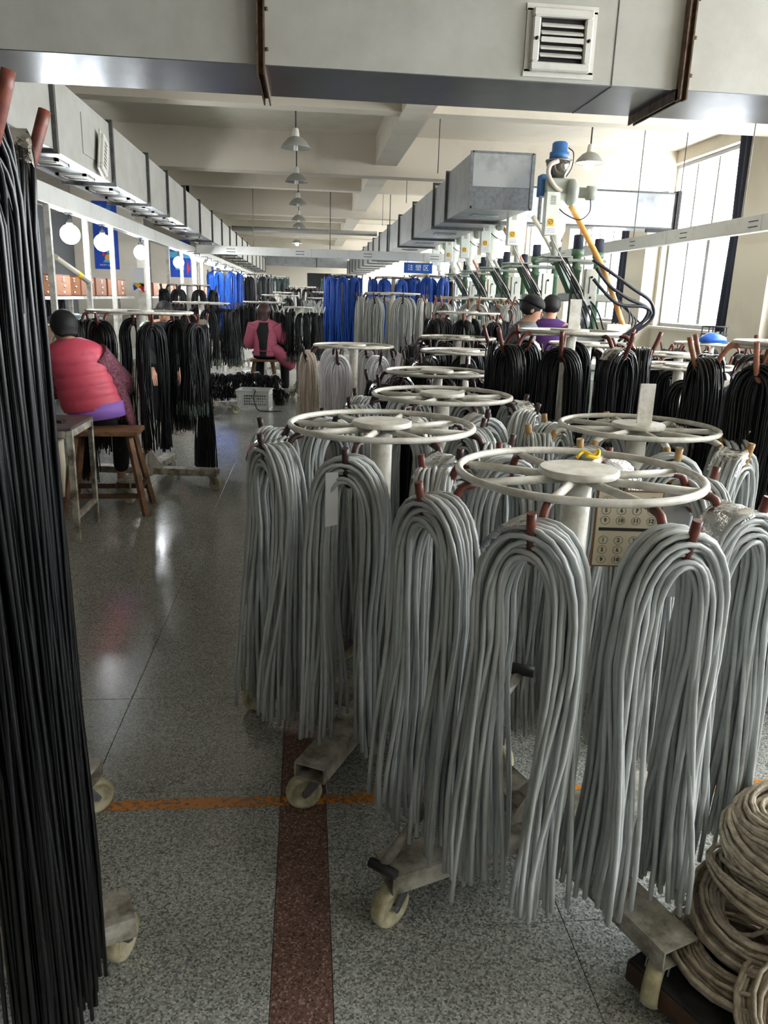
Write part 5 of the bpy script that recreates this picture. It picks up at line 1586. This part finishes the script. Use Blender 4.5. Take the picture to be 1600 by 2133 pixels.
poster('blue poster with a red arrow on the second white pillar', -2.93, -2.50, 1.86, 2.62, 17.594, 1)
poster('narrow blue poster with yellow dots on the third white pillar', -2.75, -2.5, 1.85, 2.45, 23.394, 2)

# lamp, carton and machine near the pink vest
T = thing('desk_lamp', 'pale teal desk lamp beside the cardboard carton', 'lamp', (-2.14, 6.75, 0.765))
obj('base', MB().lathe([(0.07, 0), (0.07, 0.015), (0.02, 0.025)], n=16), 'lamp_teal', T)
obj('arm', MB().tube(smooth_path([(0, 0, 0.02), (0.02, 0, 0.30), (0.10, 0, 0.47), (0.20, 0, 0.54)], 5), 0.009, 8), 'lamp_teal', T)
obj('shade', MB().lathe([(0.015, 0.07), (0.06, 0.06), (0.10, 0.02), (0.115, -0.02), (0.11, -0.02), (0.09, 0.015)], (0.25, 0, 0.52), 18, Matrix.Rotation(0.25, 3, 'Y'), cap=False), 'lamp_teal', T)
C = thing('carton', 'tan cardboard carton with open flaps beside the teal desk lamp', 'carton', (-2.30, 7.15, 0.765), 0.3)
obj('carton_body', MB().bbox((0, 0, 0.24), (0.34, 0.30, 0.48), 0.004), 'carton', C)
obj('flap', MB().bar((-0.17, -0.15, 0.48), (-0.20, -0.26, 0.55), 0.008, 0.3, up=(1, 0, 0)), 'carton', C)
obj('flap', MB().bar((0.17, 0, 0.48), (0.28, 0.02, 0.52), 0.28, 0.008), 'carton', C)
obj('packing_tape', MB().box((0.172, 0, 0.30), (0.003, 0.05, 0.22)), 'paper', C)
T = thing('terminal_press', 'small blue grey bench press behind the carton', 'press', (-2.45, 7.85, 0.765))
obj('press_body', MB().bbox((0, 0, 0.12), (0.24, 0.22, 0.24), 0.02), 'cloth_blue', T)
obj('press_head', MB().bbox((0.02, 0, 0.36), (0.16, 0.16, 0.24), 0.015), 'dark_steel', T)
obj('flywheel', MB().lathe([(0.02, -0.02), (0.10, -0.02), (0.11, 0), (0.10, 0.02), (0.02, 0.02)], (-0.02, 0.12, 0.42), 18, Matrix.Rotation(PI / 2, 3, 'X')), 'dark_steel', T)
for i, (y, c, lb) in enumerate(((9.3, 'cloth_blue', 'blue grey press on the bench left of the first pillar'), (13.3, 'machine_green', 'green bench press beyond the first pillar'), (14.6, 'cloth_blue', 'blue bench press behind the worker in black'), (16.0, 'machine_grey', 'grey bench press near the second pillar'))):
    T = thing('terminal_press', lb, 'press', (-2.45, y, 0.765))
    obj('press_body', MB().bbox((0, 0, 0.12), (0.26, 0.24, 0.24), 0.02), c, T)
    obj('press_head', MB().bbox((0.03, 0, 0.36), (0.16, 0.16, 0.24), 0.015), 'dark_steel', T)
    obj('flywheel', MB().lathe([(0.02, -0.02), (0.10, -0.02), (0.11, 0), (0.10, 0.02), (0.02, 0.02)], (-0.02, 0.12, 0.42), 16, Matrix.Rotation(PI / 2, 3, 'X')), 'dark_steel', T)
o = obj('storage_bin', MB().bbox((0, 0, 0.18), (0.36, 0.5, 0.36), 0.02), 'yellow', None, TR(-2.5, 15.3, 0.766))
tag(o, 'yellow plastic bin on the second bench below the brown boxes', 'bin')
o = thing('boom_arm', 'pale swing arm with yellow tape in front of the brown boxes', 'arm', (-2.08, 6.9, 1.78))
obj('arm_tube', MB().tube([(0.0, 0, 0.02), (-0.02, 1.1, -0.17)], 0.025, 10), 'hose_clear', o)
obj('tape_band', MB().tube([(-0.012, 0.66, -0.094), (-0.0135, 0.76, -0.111)], 0.029, 10), 'yellow_tape', o)
#==END==
